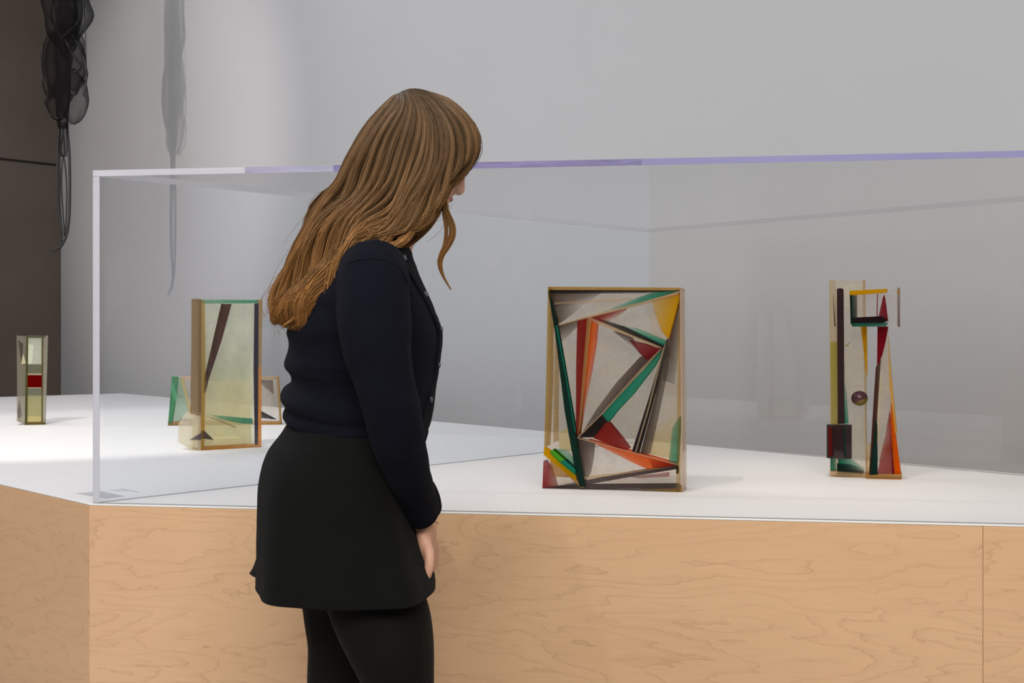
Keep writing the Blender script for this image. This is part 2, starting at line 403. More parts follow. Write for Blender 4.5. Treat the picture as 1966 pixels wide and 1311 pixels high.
# polished edges as solid strips; reflected colours from behind painted along the front
def strip(p, q, z0, z1, m, name='polished_edge', off=0.0, t=0.0014):
    v, f = slab_between(p, q, t, z0, z1, side=1)
    return mesh_obj(name, v, f, m, cs)
n01 = Vector((-fd.y, fd.x))
for (xa, xb, mm) in ((None, 470, M_edge_pale), (470, 640, M_edge_lilac), (640, 1232, M_edge_violet), (1232, None, M_edge_violet2)):
    pa = cplan[0] if xa is None else cplan[0] + fd * (onz(xa, 966.2 + (xa - 178) * .0229) - cplan[0]).length
    pb = cplan[1] if xb is None else cplan[0] + fd * (onz(xb, 966.2 + (xb - 178) * .0229) - cplan[0]).length
    strip(pa, pb, ZT - TH, ZT, mm)
strip(cplan[3], cplan[0], ZT - TH, ZT, M_edge_pale)
strip(cplan[1], cplan[2], ZT - TH, ZT, M_edge_violet)
strip(cplan[2], cplan[3], ZT - TH, ZT, M_edge_thin)
for k in range(4):
    strip(cplan[k], cplan[(k + 1) % 4], 0.8002, 0.8022, M_joint_line, 'seal_line', t=0.003)
# corner joints: front left (broad pale), back left (thin grey)
v, f = prism([cplan[0] + fd * 0.0003, cplan[0] + fd * 0.0165, cplan[0] + fd * 0.0165 + n01 * 0.002, cplan[0] + fd * 0.0003 + n01 * 0.002], 0.8004, ZT - TH - 0.001)
mesh_obj('corner_joint', v, f, M_edge_pale, cs)
dd = (cplan[2] - cplan[3]).normalized(); nn = Vector((-dd.y, dd.x))
v, f = prism([cplan[3], cplan[3] + dd * 0.012, cplan[3] + dd * 0.012 - nn * -0.012, cplan[3] + nn * 0.012], 0.8004, ZT - TH - 0.001)


# ------------------------------------------------------------------ sculptures
class Frame:
    """front plane of a sculpture: through plan points p, q (on the plinth top)"""
    def __init__(s, p, q, name, label):
        s.p = Vector(p); s.q = Vector(q); s.u = (s.q - s.p).normalized()
        s.n = Vector((-s.u.y, s.u.x))     # into the picture
        c = (s.p + s.q) / 2
        s.root = empty(name, (c.x, c.y, 0.8)); tag(s.root, label, 'sculpture', 'cast resin sculptures')
    def pt(s, px, py, d=0.0):
        """point of the front plane (pushed back by d) read at that pixel position of the plane itself"""
        dx = (px - CX) / F
        # ray (dx*Y, Y) meets plane through p with normal n
        Y = s.n.dot(s.p) / (s.n.x * dx + s.n.y)
        z = CAMZ - (py - HY) * Y / F
        xy = Vector((dx * Y, Y)) + s.n * d
        return Vector((xy.x, xy.y, max(z, 0.8004)))
def conv(x0, y0, s):
    return lambda c: (x0 + c[0] / s, y0 + c[1] / s)

def piece(fr, cv, pts, col, d0, d1, name='dyed_wedge', label=None, alpha=None, mat=None, bev=0, taper=None):
    px = [cv(p) for p in pts]; n = len(px)
    a = [fr.pt(x, y, d0) for x, y in px]
    b = [fr.pt(x, y, d1) for x, y in px]
    if taper:
        c = sum(b, Vector()) / n; b = [c + (x - c) * taper for x in b]
    verts = a + b
    faces = [list(range(n)), list(range(2 * n - 1, n - 1, -1))] + [[i, n + i, n + (i + 1) % n, (i + 1) % n] for i in range(n)]
    al = alpha if alpha is not None else 0.8
    if not isinstance(al, (list, tuple)): al = [al] * n
    if mat is None: al = [x ** .75 for x in al]
    cols = [(*col, al[i]) for i in range(n)] * 2
    if name in ('resin_block', 'tall_resin_leg', 'tapered_resin_leg', 'jutting_box'):
        cols = [(*col, al[i] * .04) for i in range(n)] + [(*col, min(1, al[i] * 1.35)) for i in range(n)]
    # fan triangulate front/back to keep the dye gradient stable
    o = mesh_obj(name, verts, faces, mat or M_dye, fr.root, cols=cols)
    if label: o['label'] = label
    if bev: bevel(o, bev, 2)
    return o

RED = (0.40, 0.018, 0.012); CRIM = (0.35, 0.006, 0.02); ORG = (0.90, 0.19, 0.0); YEL = (0.80, 0.50, 0.0); TEAL = (0.02, 0.40, 0.27)
DGRN = (0.014, 0.065, 0.048); BRN = (0.12, 0.07, 0.055); DARK = (0.025, 0.015, 0.018); AMB = (0.72, 0.45, 0.16); TAN = (0.78, 0.60, 0.40)
PLUM = (0.07, 0.02, 0.03); GREY = (0.17, 0.12, 0.10); LGRN = (0.15, 0.60, 0.05); MILK = (0.80, 0.66, 0.44); OCH = (0.62, 0.42, 0.11)

# ---- 1: large slab with folded triangles
c1 = conv(1000, 520, 2.85)
s1 = Frame(onz(1041, 938), onz(1308, 945), 'resin_slab_sculpture', 'wide clear resin slab with crossing red, orange, green and yellow triangles')
D = 0.088
piece(s1, c1, [(148, 88), (868, 92), (878, 1210), (116, 1192)], MILK, 0.0, D, 'resin_block', None, 0.42, M_body, bev=0.0015)
T1 = [
 ([(148, 86), (872, 92), (870, 106), (150, 103)], OCH, .0, D, .85, 'amber top edge'),
 ([(152, 104), (866, 107), (640, 122), (160, 122)], DARK, .004, .03, [.95, .9, .15, .6], 'dark brown streak'),
 ([(152, 110), (440, 112), (330, 190), (205, 285), (172, 190)], GREY, .010, .03, [.85, .25, .0, .55, .85], None),
 ([(180, 172), (600, 150), (600, 158), (182, 184)], TAN, .004, .012, .45, None),
 ([(868, 104), (720, 118), (560, 170), (400, 238), (620, 182)], TEAL, .006, .04, [.9, .55, .0, .0, .85], 'teal streak'),
 ([(866, 112), (862, 128), (370, 258), (200, 300), (205, 292), (370, 246)], TAN, .002, .03, .65, None),
 ([(372, 254), (575, 206), (500, 268), (440, 284), (400, 272)], RED, .005, .03, [.9, .35, .0, .6, .9], 'dark red wedge'),
 ([(715, 160), (862, 116), (862, 160), (806, 372), (768, 330), (735, 240)], YEL, .006, .05, [.25, .95, 1, 1, .6, .3], 'yellow wedge'),
 ([(862, 160), (806, 372), (770, 600), (830, 620), (864, 300)], GREY, .02, .05, [.5, .8, .3, .1, .3], None),
 ([(200, 300), (305, 268), (302, 300), (215, 385)], GREY, .012, .03, [.75, .55, .3, .1], None),
 ([(306, 268), (362, 254), (350, 420), (330, 700), (312, 905), (298, 880), (300, 520)], RED, .006, .045, [.85, .95, .95, .9, .9, .7, .75], 'red vertical wedge'),
 ([(362, 252), (386, 264), (352, 600), (322, 860), (312, 906), (334, 600)], AMB, .003, .02, .8, 'amber ridge'),
 ([(378, 262), (412, 284), (402, 400), (375, 560), (345, 700), (322, 850), (345, 600)], ORG, .006, .04, [.95, .5, .45, .35, .3, .3, .95], 'orange wedge'),
 ([(410, 258), (560, 305), (778, 405), (772, 420), (600, 352), (430, 275)], DARK, .006, .03, [.4, .8, .9, .9, .9, .4], 'dark brown rib'),
 ([(375, 250), (400, 262), (770, 418), (745, 422), (380, 272)], TAN, .002, .02, .7, 'pale rib'),
 ([(540, 292), (640, 318), (795, 385), (776, 408), (660, 352)], TEAL, .006, .04, [.0, .25, .5, .95, .8], 'teal streak'),
 ([(500, 328), (600, 360), (640, 440), (590, 400)], GREY, .01, .03, [.6, .8, .1, .1], None),
 ([(588, 378), (772, 424), (690, 488), (648, 452), (618, 412)], CRIM, .006, .05, [.5, .95, .9, .7, .55], 'dark red wedge'),
 ([(774, 424), (712, 450), (650, 470), (520, 610), (405, 765), (330, 890), (316, 908), (450, 775), (640, 560)], GREY, .01, .04, [.95, .95, .75, .5, .45, .45, .8, .9, .9], 'grey fold'),
 ([(776, 428), (762, 455), (730, 518), (612, 672), (520, 770), (475, 828), (440, 785), (600, 615)], TEAL, .006, .04, [.9, .7, .7, .75, .8, .95, .95, .85], 'teal fold'),
 ([(774, 424), (640, 570), (455, 775), (318, 910), (312, 905), (440, 778), (628, 565), (764, 424)], TAN, .002, .01, .6, None),
 ([(436, 790), (470, 820), (430, 870), (398, 912), (316, 912)], DARK, .006, .045, [.95, .85, .85, .9, .95], 'dark triangle'),
 ([(455, 818), (480, 838), (540, 910), (588, 975), (560, 982), (395, 916)], RED, .006, .05, [.9, .8, .7, .6, .75, .95], 'red triangle'),
 ([(798, 370), (790, 440), (710, 730), (636, 1000), (606, 986), (640, 880), (700, 690), (770, 450)], DARK, .006, .045, [.6, .6, .8, .85, .85, .85, .8, .6], 'dark blade'),
 ([(792, 430), (806, 420), (790, 560), (740, 800), (695, 1005), (650, 1000), (730, 700)], GREY, .008, .05, [.8, .3, .35, .35, .35, .95, .9], 'grey blade'),
 ([(796, 380), (778, 450), (705, 740), (628, 1002), (622, 998), (698, 735), (770, 445)], TAN, .002, .01, .75, None),  # highlight along the dark blade, painted as a pale sliver
 ([(362, 925), (640, 1000), (852, 1058), (800, 1075), (700, 1090), (610, 1050), (480, 985)], ORG, .006, .05, [.7, .95, .98, .9, .7, .5, .4], 'orange triangle'),
 ([(700, 1030), (852, 1058), (790, 1080), (720, 1075)], RED, .005, .02, [.1, .8, .7, .4], None),
 ([(308, 910), (850, 1056), (850, 1062), (310, 918)], TAN, .002, .02, .75, None),
 ([(310, 915), (392, 950), (385, 1030), (368, 1115), (346, 1150), (325, 1040)], GREY, .008, .04, [.95, .5, .35, .3, .6, .85], 'grey triangle'),
 ([(172, 1186), (350, 1150), (600, 1100), (856, 1064), (858, 1084), (600, 1128), (350, 1172)], PLUM, .004, .03, [.3, .75, .75, .95, .8, .7, .7], 'plum diagonal bar'),
 ([(345, 1128), (850, 1070), (600, 1098), (350, 1142)], TAN, .002, .01, .6, None),
 ([(600, 1132), (806, 1106), (804, 1130), (640, 1138)], RED, .02, .03, .35, None),
 ([(118, 1190), (350, 1176), (856, 1172), (858, 1194), (350, 1190)], PLUM, .004, .05, [.9, .75, .9, .85, .6], 'plum base streak'),
 ([(122, 1040), (150, 1080), (168, 1130), (182, 1186), (116, 1192)], RED, .003, .05, [.5, .7, .45, .35, 1], 'red corner wedge'),
 ([(165, 985), (205, 978), (245, 990), (302, 1080)], TEAL, .02, .04, [.35, .2, .25, .5], None),
 ([(152, 1042), (250, 1110), (305, 1145), (300, 1135), (160, 1130)], AMB, .02, .05, .6, None),
 ([(160, 990), (180, 974), (245, 1030), (205, 1050)], LGRN, -.004, .022, [.9, .9, .9, .9], 'bright green bar end'),
 ([(205, 1050), (245, 1030), (306, 1085), (292, 1125)], TEAL, -.004, .022, [.9, .9, .95, .95], 'teal bar end'),
 ([(178, 974), (184, 972), (308, 1084), (302, 1086)], DARK, -.004, .0, .9, None),
 ([(130, 962), (158, 982), (165, 1005), (305, 1120), (303, 1145), (250, 1108), (148, 1022), (128, 1005)], YEL, -.006, .018, .95, 'yellow bar'),
 ([(236, 1098), (320, 1178), (348, 1190), (330, 1160)], AMB, -.003, .012, .8, 'amber sliver'),
 ([(150, 108), (172, 180), (190, 262), (245, 580), (296, 880), (352, 1182), (322, 1178), (300, 1100), (240, 760), (190, 350)], DGRN, -.004, .03, [.9] * 10, 'long dark green bar'),
 ([(192, 300), (202, 300), (252, 580), (302, 880), (296, 880), (246, 580)], TEAL, -.005, .0, .8, None),
 ([(866, 800), (850, 1062), (806, 1050), (826, 860)], TEAL, .01, .06, [.6, .8, .35, .2], 'teal edge'),
 ([(148, 88), (162, 130), (156, 620), (140, 960), (128, 960), (138, 620)], OCH, .0, .05, [.8, .6, .45, .5, .7, .7], 'amber left edge'),
 ([(178, 250), (188, 250), (180, 940), (168, 940)], OCH, .02, .06, .35, None),
 ([(870, 100), (868, 1212), (850, 1210), (852, 1000), (858, 400)], OCH, .0, .02, .4, None),
 ([(650, 1196), (880, 1190), (880, 1212), (780, 1204)], OCH, .0, D, [.5, .9, .95, .7], 'amber bottom edge'),
 ([(690, 870), (830, 800), (820, 1040), (640, 1000)], (0.85, 0.72, 0.35), .05, .07, [.0, .1, .45, .5], None),
 ([(180, 900), (235, 860), (270, 1000), (190, 980)], (0.85, 0.72, 0.35), .05, .07, [.35, .3, .4, .5], None),
]
for (pts, col, d0, d1, al, lb) in T1:
    if isinstance(al, list) and len(al) != len(pts): al = (al + [al[-1]] * 20)[:len(pts)]
    piece(s1, c1, pts, col, d0, d1, 'dyed_wedge', lb, al)
piece(s1, c1, [(850, 1070), (860, 1070), (860, 1110), (850, 1110)], DARK, .0, .02, 'dyed_wedge', None, .95)
# right end plate, pale tan
e0 = s1.pt(*c1((868, 92)), 0); e1 = s1.pt(*c1((878, 1210)), 0)
def end_plate(fr, cv, top, bot, t, D, col, al, name='end_plate'):
    a = fr.pt(*cv(top), 0); b = fr.pt(*cv(bot), 0); u3 = Vector((fr.u.x, fr.u.y, 0)); n3 = Vector((fr.n.x, fr.n.y, 0))
    v = [a, b, b + u3 * t, a + u3 * t]; v = v + [p + n3 * D for p in v]
    f = [[0, 1, 2, 3], [7, 6, 5, 4], [0, 4, 5, 1], [1, 5, 6, 2], [2, 6, 7, 3], [3, 7, 4, 0]]
    return mesh_obj(name, v, f, M_solid, fr.root, cols=[(*col, al)] * 8)
end_plate(s1, c1, (870, 95), (880, 1212), 0.003, D, (0.74, 0.56, 0.40), 0.62)

# ---- 2: tall assembled piece
c2 = conv(1540, 500, 2.85)
s2 = Frame(onz(1593, 915), onz(1730, 919), 'resin_tower_sculpture', 'tall two-legged resin sculpture with dark rod, block, ball and jutting box')
CLR = (0.78, 0.68, 0.49)
piece(s2, c2, [(172, 105), (343, 108), (354, 1172), (190, 1160)], CLR, 0.0, .05, 'tall_resin_leg', None, .42, M_body, bev=.0015)
piece(s2, c2, [(148, 108), (174, 105), (192, 420), (197, 890), (195, 1160), (152, 1155)], (0.72, 0.58, 0.36), 0.003, .055, 'side_band', 'amber side band', [.7, .35, .5, .5, .5, .6], M_dye)
piece(s2, c2, [(332, 108), (343, 108), (354, 1172), (348, 1172)], OCH, -.001, .03, 'side_band', None, .45, M_dye)
piece(s2, c2, [(156, 445), (197, 445), (196, 895), (160, 895)], (0.55, 0.50, 0.08), 0.001, .02, 'dyed_wedge', 'olive yellow panel', [.6, .55, .35, .45])
piece(s2, c2, [(228, 470), (262, 445), (250, 470)], (0.55, 0.5, 0.2), 0.001, .01, 'dyed_wedge', None, .5)
piece(s2, c2, [(168, 180), (182, 360), (176, 360)], DARK, 0.0, .01, 'dyed_wedge', None, .6)
piece(s2, c2, [(192, 158), (200, 152), (220, 152), (228, 158), (234, 892), (197, 892)], (0.055, 0.028, 0.03), -.016, .004, 'rod', 'dark purple brown rod', .96, M_solid, bev=.002)
piece(s2, c2, [(228, 148), (285, 134), (285, 138), (230, 153)], (0.9, 0.85, 0.7), -.004, .0, 'dyed_wedge', None, .7)
piece(s2, c2, [(228, 650), (240, 720), (252, 892), (230, 892)], TEAL, -.001, .02, 'dyed_wedge', 'faint teal streak', [.0, .3, .5, .8])
piece(s2, c2, [(322, 362), (354, 362), (357, 640), (350, 610)], YEL, -.006, .012, 'dyed_wedge', 'ochre yellow blade', [.9, .85, .6, .8])
# bottom of the left leg
piece(s2, c2, [(156, 1078), (182, 1078), (182, 1150), (156, 1150)], TEAL, -.001, .03, 'dyed_wedge', 'teal foot stain', [.8, .3, .4, .9])
piece(s2, c2, [(195, 1082), (262, 1086), (335, 1140), (300, 1135), (200, 1112)], TEAL, -.001, .03, 'dyed_wedge', 'teal foot stain', [.9, .3, .1, .3, .9])
piece(s2, c2, [(190, 1112), (260, 1120), (336, 1150), (332, 1174), (192, 1168)], DGRN, -.001, .03, 'dyed_wedge', 'dark green foot', [.9, .7, .2, .8, .95])
piece(s2, c2, [(152, 1150), (348, 1166), (348, 1200), (152, 1178)], AMB, -.003, .06, 'base_plate', 'amber base', .55, M_solid)
# right leg
piece(s2, c2, [(416, 362), (470, 362), (500, 720), (543, 1168), (372, 1172), (404, 600)], CLR, -.02, .035, 'tapered_resin_leg', None, .42, M_body, bev=.001)
R2 = [
 ([(415, 362), (472, 362), (458, 440), (440, 515), (413, 580)], CRIM, -.03, .0, .95, 'crimson wedge'),
 ([(405, 585), (432, 540), (420, 700), (408, 900), (380, 1170), (368, 1168), (388, 850)], (0.13, 0.04, 0.02), -.024, .0, [.85, .5, .7, .7, .8, .9, .85], 'brown wedge'),
 ([(404, 850), (412, 900), (414, 1168), (374, 1172)], DGRN, -.026, -.002, [.5, .9, .98, .98], 'dark green wedge'),
 ([(480, 820), (500, 1000), (508, 1162), (414, 1164), (430, 1060), (455, 960)], (0.45, 0.05, 0.03), -.018, .02, [.6, .8, .85, .75, .25, .2], 'red stain'),
 ([(486, 780), (512, 960), (540, 1165), (508, 1165), (490, 980)], ORG, -.022, .02, [.9, .95, 1, .95, .7], 'orange wedge'),
 ([(486, 960), (505, 1165), (494, 1165)], CRIM, -.023, .0, .7, None),
 ([(472, 420), (488, 640), (518, 940), (508, 940), (478, 660)], (0.85, 0.55, 0.12), -.022, .02, [.4, .8, .95, .8, .7], 'amber edge'),
 ([(430, 620), (436, 620), (418, 1000), (412, 1000)], (0.85, 0.75, 0.5), -.024, -.018, .55, None),
 ([(352, 1010), (376, 1000), (374, 1172), (356, 1172)], (0.85, 0.65, 0.3), -.004, .03, [.2, .3, .6, .7], None),
 ([(350, 1168), (543, 1164), (543, 1194), (440, 1206), (350, 1200)], AMB, -.028, .05, .8, 'amber base'),
]
for (pts, col, d0, d1, al, lb) in R2: piece(s2, c2, pts, col, d0, d1, 'dyed_wedge', lb, al)
# jutting box
piece(s2, c2, [(268, 166), (524, 152), (526, 360), (274, 358)], (0.75, 0.66, 0.60), -.06, -.024, 'jutting_box', 'clear box', .22, M_body, bev=.002)
X2 = [
 ([(266, 168), (470, 158), (466, 178), (268, 192)], YEL, -.062, -.022, [1, .9, .7, 1], 'yellow top strip'),
 ([(270, 194), (305, 192), (305, 345), (275, 350)], DGRN, -.058, -.03, [.75, .35, .5, .9], 'green side strip'),
 ([(268, 190), (276, 190), (280, 350), (273, 350)], DGRN, -.061, -.024, .9, None),
 ([(280, 314), (442, 305), (474, 328), (440, 346), (284, 344)], (0.03, 0.006, 0.012), -.058, -.03, .97, 'dark band'),
 ([(276, 344), (472, 340), (462, 362), (282, 362)], (0.02, 0.22, 0.14), -.06, -.026, [.9, .8, .4, .9], 'green underside'),
 ([(446, 205), (455, 190), (474, 332), (418, 332)], CRIM, -.055, -.03, [.8, .8, .95, .6], 'crimson spike'),
 ([(415, 185), (420, 185), (418, 310), (412, 310)], CRIM, -.061, -.05, .5, None),
 ([(524, 150), (537, 152), (537, 364), (526, 362)], (0.35, 0.22, 0.20), -.06, -.022, [.3, .4, .8, .7], 'smoky end face'),
 ([(524, 165), (537, 165), (537, 185), (524, 183)], YEL, -.061, -.021, .5, None),
]
for (pts, col, d0, d1, al, lb) in X2: piece(s2, c2, pts, col, d0, d1, 'dyed_wedge', lb, al)
# dark octagonal block
def oct_block(fr, cv, x0, x1, y0, y1, dc, rad, col, name, label):
    a = fr.pt(*cv((x0, y0)), dc); b = fr.pt(*cv((x1, y0)), dc); c = fr.pt(*cv((x0, y1)), dc)
    ctr = (a + b) / 2; r = (b - a).length / 2; u3 = Vector((fr.u.x, fr.u.y, 0)); n3 = Vector((fr.n.x, fr.n.y, 0))
    ring = [(u3 * math.cos(PI / 8 + k * PI / 4) * r / math.cos(PI / 8) + n3 * math.sin(PI / 8 + k * PI / 4) * rad) for k in range(8)]
    v = [ctr + p for p in ring] + [Vector((ctr.x, ctr.y, c.z)) + p for p in ring]
    f = [list(range(8)), list(range(15, 7, -1))] + [[i, 8 + i, 8 + (i + 1) % 8, (i + 1) % 8] for i in range(8)]
    red = {4, 5}; cols = []
    for k in range(16):
        kk = k % 8
        cols.append((*col, .97))
    o = mesh_obj(name, v, f, M_solid, fr.root, cols=cols); o['label'] = label; return o
oct_block(s2, c2, 139, 274, 895, 1076, -.02, .024, (0.045, 0.02, 0.022), 'octagonal_block', 'dark purple octagonal block with red stripe')
piece(s2, c2, [(150, 908), (168, 908), (170, 1062), (154, 1062)], (0.30, 0.015, 0.012), -.0445, -.042, 'dyed_wedge', 'red stripe', .9)
piece(s2, c2, [(230, 905), (240, 905), (246, 1068), (236, 1068)], (0.02, 0.09, 0.06), -.0445, -.042, 'dyed_wedge', 'green stripe', .9)
# ball
bc = s2.pt(*c2((315, 753)), -.006); br = 15.6 * bc.y / F
v = []; f = []; cols = []
for i in range(17):
    for j in range(28):
        th = PI * i / 16; ph = 2 * PI * j / 28
        p = Vector((math.sin(th) * math.cos(ph), math.sin(th) * math.sin(ph), math.cos(th)))
        v.append(bc + Vector((p.x * br, p.y * br, p.z * br * 0.93)))
        k = p.z + 0.5 * p.x * 0.9 * -1
        cols.append((0.30, 0.20, 0.03, .95) if k < -0.25 else (0.10, 0.035, 0.05, .95))
for i in range(16):
    for j in range(28): f.append([i * 28 + j, i * 28 + (j + 1) % 28, (i + 1) * 28 + (j + 1) % 28, (i + 1) * 28 + j])
o = mesh_obj('ball', v, f, M_solid, s2.root, True, cols); o['label'] = 'purple and olive ball'

# ---- 3: tall greenish block
c3 = conv(290, 540, 3.643)
s3 = Frame(onz(386, 864.7), onz(501.4, 858.4), 'resin_block_sculpture', 'tall pale green resin block with brown diagonal bar and flared foot')
piece(s3, c3, [(350, 128), (776, 128), (770, 1158), (350, 1183)], (0.82, 0.81, 0.64), 0, .07, 'resin_block', None, .72, M_body, bev=.0015)
D3 = [
 ([(328, 122), (352, 126), (352, 930), (340, 940), (318, 932), (326, 500)], (0.42, 0.31, 0.19), .002, .05, [.8, .7, .7, .7, .6, .75], 'smoky side face'),
 ([(348, 920), (350, 1183), (268, 1136), (270, 1010), (316, 930)], (0.85, 0.80, 0.66), .002, .09, [.7, .8, .75, .7, .7], 'cream flared foot'),
 ([(362, 128), (376, 150), (380, 600), (372, 1160), (352, 1180), (356, 900)], OCH, -.001, .03, [.55, .5, .5, .8, .95, .7], 'amber left edge'),
 ([(362, 128), (750, 130), (744, 152), (420, 153)], TEAL, .0, .05, [.25, .75, .8, .5], 'teal top band'),
 ([(728, 154), (752, 154), (747, 1142), (730, 1142), (722, 600)], (0.05, 0.04, 0.09), -.001, .006, .93, 'dark navy bar'),
 ([(752, 126), (778, 126), (772, 600), (750, 600)], (0.60, 0.44, 0.24), -.001, .008, .75, 'amber right edge'),
 ([(750, 600), (772, 600), (771, 1158), (748, 1142)], (0.85, 0.45, 0.12), -.001, .008, [.75, .75, .95, .95], 'orange right edge'),
 ([(352, 1165), (748, 1142), (771, 1158), (352, 1183)], (0.75, 0.45, 0.14), -.001, .06, .9, 'amber bottom edge'),
 ([(512, 158), (566, 158), (500, 400), (405, 690), (384, 780), (386, 690), (450, 420)], (0.16, 0.06, 0.06), .002, .02, [.85, .85, .85, .85, .5, .8, .85], 'brown diagonal bar'),
 ([(496, 156), (506, 156), (440, 440), (386, 690), (386, 640)], (0.22, 0.12, 0.07), .0, .006, .75, None),
 ([(405, 930), (480, 940), (712, 960), (712, 998), (640, 995), (500, 968)], TEAL, .002, .02, [.0, .4, .85, .85, .7, .3], 'teal band'),
 ([(380, 940), (480, 968), (600, 1020), (590, 1024)], (0.45, 0.35, 0.2), .0, .004, .5, None),
 ([(274, 1110), (350, 1062), (350, 1108)], (0.22, 0.18, 0.24), .0, .01, [.4, .9, .9], 'dark fold'),
 ([(358, 1045), (372, 1045), (440, 1110), (358, 1100)], (0.08, 0.06, 0.09), -.001, .01, [.9, .9, .5, .9], 'dark fold'),
 ([(380, 330), (722, 330), (725, 700), (380, 700)], (0.66, 0.70, 0.48), .03, .05, [.0, .0, .2, .2], None),
 ([(380, 700), (725, 700), (730, 1140), (374, 1160)], (0.82, 0.76, 0.46), .03, .05, [.15, .15, .5, .5], 'yellow lower tint'),
 ([(420, 1090), (615, 1085), (620, 1096), (430, 1100)], (1.0, 0.95, 0.7), -.0005, .002, .6, None),
]
for (pts, col, d0, d1, al, lb) in D3: piece(s3, c3, pts, col, d0, d1, 'dyed_wedge', lb, al)
# tiny bubbles
v = []; f = []
for i in range(420):
    if i < 300: x = random.gauss(600, 30); y = random.uniform(700, 930)
    else: x = random.gauss(592, 24); y = random.gauss(1045, 22)
    p = s3.pt(*c3((x, y)), random.uniform(-0.0012, -0.0002)); r = random.uniform(.0004, .0011); k = len(v)
    v += [p + Vector(q) * r for q in ((1, 0, 0), (-1, 0, 0), (0, 1, 0), (0, -1, 0), (0, 0, 1), (0, 0, -1))]
    f += [[k + a, k + b, k + c] for a, b, c in ((0, 2, 4), (2, 1, 4), (1, 3, 4), (3, 0, 4), (2, 0, 5), (1, 2, 5), (3, 1, 5), (0, 3, 5))]
o = mesh_obj('bubbles', v, f, M_solid, s3.root, cols=[(0.30, 0.24, 0.12, .8)] * len(v)); o['kind'] = 'stuff'

# ---- 4: low block behind it
s4 = Frame(onz(321.6, 817), onz(541, 815), 'low_resin_sculpture', 'low wide resin block with green end, partly hidden behind the tall pale block')
piece(s4, c3, [(148, 665), (890, 670), (912, 1000), (118, 1010)], (0.74, 0.68, 0.58), 0, .10, 'resin_block', None, .5, M_body, bev=.0015)
D4 = [
 ([(146, 666), (186, 668), (176, 780), (146, 1000), (118, 1008), (135, 800)], (0.10, 0.42, 0.20), -.002, .05, [.6, .7, .8, .85, .9, .85], 'green end'),
 ([(150, 700), (182, 790), (172, 850), (138, 760)], (0.30, 0.75, 0.50), -.003, .0, .7, None),
 ([(186, 680), (212, 672), (272, 960), (160, 985)], (0.45, 0.66, 0.52), .0, .03, [.6, .5, .35, .6], 'pale green pane'),
 ([(206, 680), (226, 680), (288, 950), (272, 955)], (0.80, 0.68, 0.40), -.003, .02, .8, 'amber ridge'),
 ([(210, 668), (320, 668), (320, 682), (215, 682)], (0.85, 0.62, 0.48), -.002, .03, .7, None),
 ([(150, 985), (290, 965), (290, 1000), (118, 1008), (118, 988)], (0.62, 0.38, 0.14), -.003, .08, [.6, .6, .9, .9, .9], 'amber base'),
 ([(205, 960), (290, 960), (285, 985), (215, 982)], (0.10, 0.08, 0.09), -.001, .01, [.5, .8, .8, .5], None),
 ([(290, 985), (900, 985), (914, 1000), (290, 1006)], (0.72, 0.48, 0.18), -.003, .08, .85, 'amber base'),
 ([(765, 905), (880, 966), (765, 955)], (0.03, 0.03, 0.04), -.001, .01, [.9, .85, .5], 'dark triangle'),
 ([(878, 668), (893, 668), (914, 1000), (900, 1000)], (0.60, 0.44, 0.20), -.002, .08, .8, 'amber right edge'),
 ([(765, 690), (852, 690), (858, 790), (765, 720)], (0.25, 0.20, 0.17), .0, .01, [.7, .6, .5, .1], 'smoky corner'),
 ([(765, 668), (880, 670), (880, 682), (765, 684)], (0.70, 0.52, 0.30), -.001, .03, .7, None),
]
for (pts, col, d0, d1, al, lb) in D4: piece(s4, c3, pts, col, d0, d1, 'dyed_wedge', lb, al)

